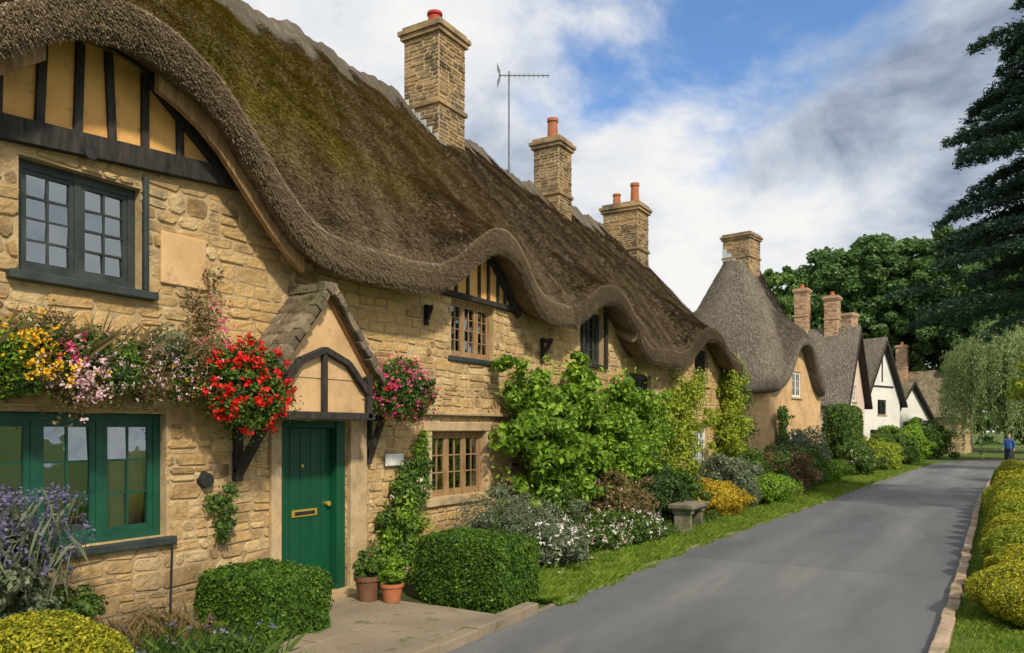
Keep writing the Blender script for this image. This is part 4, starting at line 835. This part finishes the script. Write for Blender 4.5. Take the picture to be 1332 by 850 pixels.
# cedar
tx,ty=3.0,23.0; p=empty('cedar_tree',(tx,ty,0)); mb=MB(); mb.cyl((0,0,-.1),(0,0,13),.38,.08,12); f=Fol()
rs=random.Random(5)
for lev,z in enumerate(np.arange(4.9,12.2,.6)):
    nb=9
    for b_ in range(nb):
        if b_>2: a=rs.uniform(0,6.28)
        else: a=math.radians(195+(12,-28,40)[b_]+rs.uniform(-14,14))
        Lb=(4.8-(z-4.9)*.27)*rs.uniform(.66,1.08)
        pts=[]
        for t in np.linspace(0,1,9): pts.append(Vector((math.cos(a)*Lb*t,math.sin(a)*Lb*t,z+.5*math.sin(t*2.2)-.55*t*t+rs.uniform(-.05,.05))))
        for q in range(8): mb.cyl(pts[q],pts[q+1],.06*(1-q/9),.06*(1-(q+1)/9),5)
        pa=np.array([tuple(v) for v in pts]); n=1700
        side=np.array([-math.sin(a),math.cos(a),0]); t=rng.random(n)**.7; k=np.round(t*13)/13; wd=(.8*(1-k)**.6+.14)*np.where(rng.random(n)<.5,-1,1)*rng.random(n)
        kk=np.column_stack([np.interp(k*8,np.arange(9),pa[:,i]) for i in range(3)])
        P=kk+side*wd[:,None]+np.array([math.cos(a),math.sin(a),0])*(np.abs(wd)*.5)[:,None]+rng.normal(size=(n,3))*[.06,.06,.05]; P[:,2]-=np.abs(wd)*.25
        f.leaves(P,np.tile([0,0,1.],(n,1)),.07,0,asp=.28,tilt=.5)
mb.obj('trunk',['bark'],p); f.obj('foliage',['needle'],p)
# ------------------------------------------------------------ stone bench
mb=MB(); mb.box(-.24,.24,-.5,.5,.46,.54); mb.box(-.20,.20,-.46,.46,.42,.457)
for y in (-.34,.34): mb.box(-.16,.16,y-.06,y+.06,0,.42); mb.box(-.2,.2,y-.09,y+.09,0,.06); mb.box(-.19,.19,y-.08,y+.08,.36,.42)
o=mb.obj('stone_bench',['kerb'],bevel=.012,loc=(-4.72,14.4,.02))
# ------------------------------------------------------------ pedestrian
def person(loc,yaw):
    J={'pel':(0,0,.95,.135),'waist':(0,0,1.08,.125),'chest':(0,0,1.3,.15),'neck0':(0,0,1.46,.07),'neck':(0,0,1.53,.055),'head':(0.02,0,1.63,.095),'crown':(0,0,1.72,.075),
       'hL':(0,.09,.9,.09),'kL':(.14,.1,.5,.06),'aL':(.05,.1,.09,.042),'tL':(.2,.1,.04,.035),'hR':(0,-.09,.9,.09),'kR':(-.02,-.1,.5,.06),'aR':(-.26,-.1,.16,.042),'tR':(-.14,-.1,.05,.035),
       'sL':(0,.18,1.42,.065),'eL':(-.1,.24,1.15,.045),'wL':(-.02,.25,.9,.033),'fL':(.02,.25,.8,.03),'sR':(0,-.18,1.42,.065),'eR':(.06,-.24,1.15,.045),'wR':(.2,-.24,.95,.033),'fR':(.26,-.24,.88,.03)}
    K=list(J); E=[('pel','waist'),('waist','chest'),('chest','neck0'),('neck0','neck'),('neck','head'),('head','crown'),('pel','hL'),('hL','kL'),('kL','aL'),('aL','tL'),('pel','hR'),('hR','kR'),('kR','aR'),('aR','tR'),('chest','sL'),('sL','eL'),('eL','wL'),('wL','fL'),('chest','sR'),('sR','eR'),('eR','wR'),('wR','fR')]
    me=D.meshes.new('pedestrian'); me.from_pydata([J[k][:3] for k in K],[(K.index(a),K.index(b)) for a,b in E],[]); o=D.objects.new('tmp',me); link(o)
    o.modifiers.new('s','SKIN')
    for v,k in zip(me.skin_vertices[0].data,K): v.radius=(J[k][3],J[k][3]); v.use_root=(k=='pel')
    ss=o.modifiers.new('ss','SUBSURF'); ss.levels=2; ss.render_levels=2
    dg=bpy.context.evaluated_depsgraph_get(); dg.update(); m2=bpy.data.meshes.new_from_object(o.evaluated_get(dg)); D.objects.remove(o)
    for k in ('skin','blue','navy','hair'): m2.materials.append(M[k])
    for pl in m2.polygons:
        c=pl.center; pl.use_smooth=True
        if c.z>1.5: i=3 if (c.z>1.69 or c.x<-.02) else 0
        elif abs(c.y)>.2: i=0 if c.z<.95 else 1
        elif c.z>.93: i=1
        elif c.z>.1: i=2
        else: i=3
        pl.material_index=i
    q=D.objects.new('pedestrian',m2); q.location=loc; q.rotation_euler=(0,0,yaw); link(q)
person((1.55,50.0,0.005),math.radians(250))
# ------------------------------------------------------------ world, sun, camera
w=D.worlds.new('World'); S.world=w; w.use_nodes=True; nt=w.node_tree; nt.nodes.clear()
out=nt.nodes.new('ShaderNodeOutputWorld'); bg=nt.nodes.new('ShaderNodeBackground'); bg.inputs[1].default_value=.12
sky=nt.nodes.new('ShaderNodeTexSky'); sky.sky_type='NISHITA'; sky.sun_disc=False
sdir=Vector((.62,-.42,.66)).normalized()
sky.sun_elevation=math.asin(sdir.z); sky.sun_rotation=math.atan2(sdir.x,sdir.y)
tc=nt.nodes.new('ShaderNodeTexCoord')
def vdot(v,lo,hi):
    d=nt.nodes.new('ShaderNodeVectorMath'); d.operation='DOT_PRODUCT'; v=Vector(v).normalized(); d.inputs[1].default_value=v; nt.links.new(tc.outputs['Generated'],d.inputs[0])
    return mrange(nt,d.outputs['Value'],lo,hi)
sep=nt.nodes.new('ShaderNodeSeparateXYZ'); nt.links.new(tc.outputs['Generated'],sep.inputs[0])
den=mth(nt,'ADD',mth(nt,'MAXIMUM',sep.outputs[2],0.),.42)
dv=nt.nodes.new('ShaderNodeVectorMath'); dv.operation='DIVIDE'; nt.links.new(tc.outputs['Generated'],dv.inputs[0]); cb=nt.nodes.new('ShaderNodeCombineXYZ')
for i in range(3): nt.links.new(den,cb.inputs[i])
nt.links.new(cb.outputs[0],dv.inputs[1]); cv=dv.outputs[0]
n1=noise(nt,2.3,10,.56,vec=cv,dist=.25); n2=noise(nt,3.4,8,.58,vec=cv,dist=.2)
blue=vdot((-.25,.84,.52),.95,1.0)
cov=mth(nt,'SUBTRACT',mth(nt,'ADD',n1,.22),mth(nt,'MULTIPLY',blue,.32))
cr=mrange(nt,cov,.40,.57)
dark=vdot((.0,.90,.50),.935,.99)
dk=mth(nt,'SUBTRACT',mth(nt,'ADD',n2,.12),mth(nt,'ADD',mth(nt,'MULTIPLY',dark,.29),mth(nt,'MULTIPLY',mth(nt,'SUBTRACT',cov,.5),.38)))
cc=ramp(nt,[(2.2,2.7,3.6),(4.3,4.8,5.6),(6.6,6.8,7.1),(7.9,7.8,7.6)],dk,.22,.60)
skyc=mixc(nt,sky.outputs[0],(1.0,1.3,1.6),1.0,'MULTIPLY')
mx=mixc(nt,skyc,cc,cr)
nt.links.new(mx,bg.inputs[0]); nt.links.new(bg.outputs[0],out.inputs[0])
sl=D.lights.new('sun','SUN'); sl.energy=4.1; sl.angle=math.radians(4); sl.color=(1,.88,.69); so=D.objects.new('sun',sl); link(so); so.rotation_euler=(-sdir).to_track_quat('-Z','Y').to_euler()
cam=D.cameras.new('camera'); co=D.objects.new('camera',cam); link(co); co.location=(0,0,1.95); co.rotation_euler=(math.pi/2,0,math.radians(31.1)); cam.sensor_width=36; cam.lens=27.03; cam.shift_y=.1014; cam.clip_end=3000
S.camera=co
S.view_settings.view_transform='Standard'; S.view_settings.look='None'; S.view_settings.exposure=0
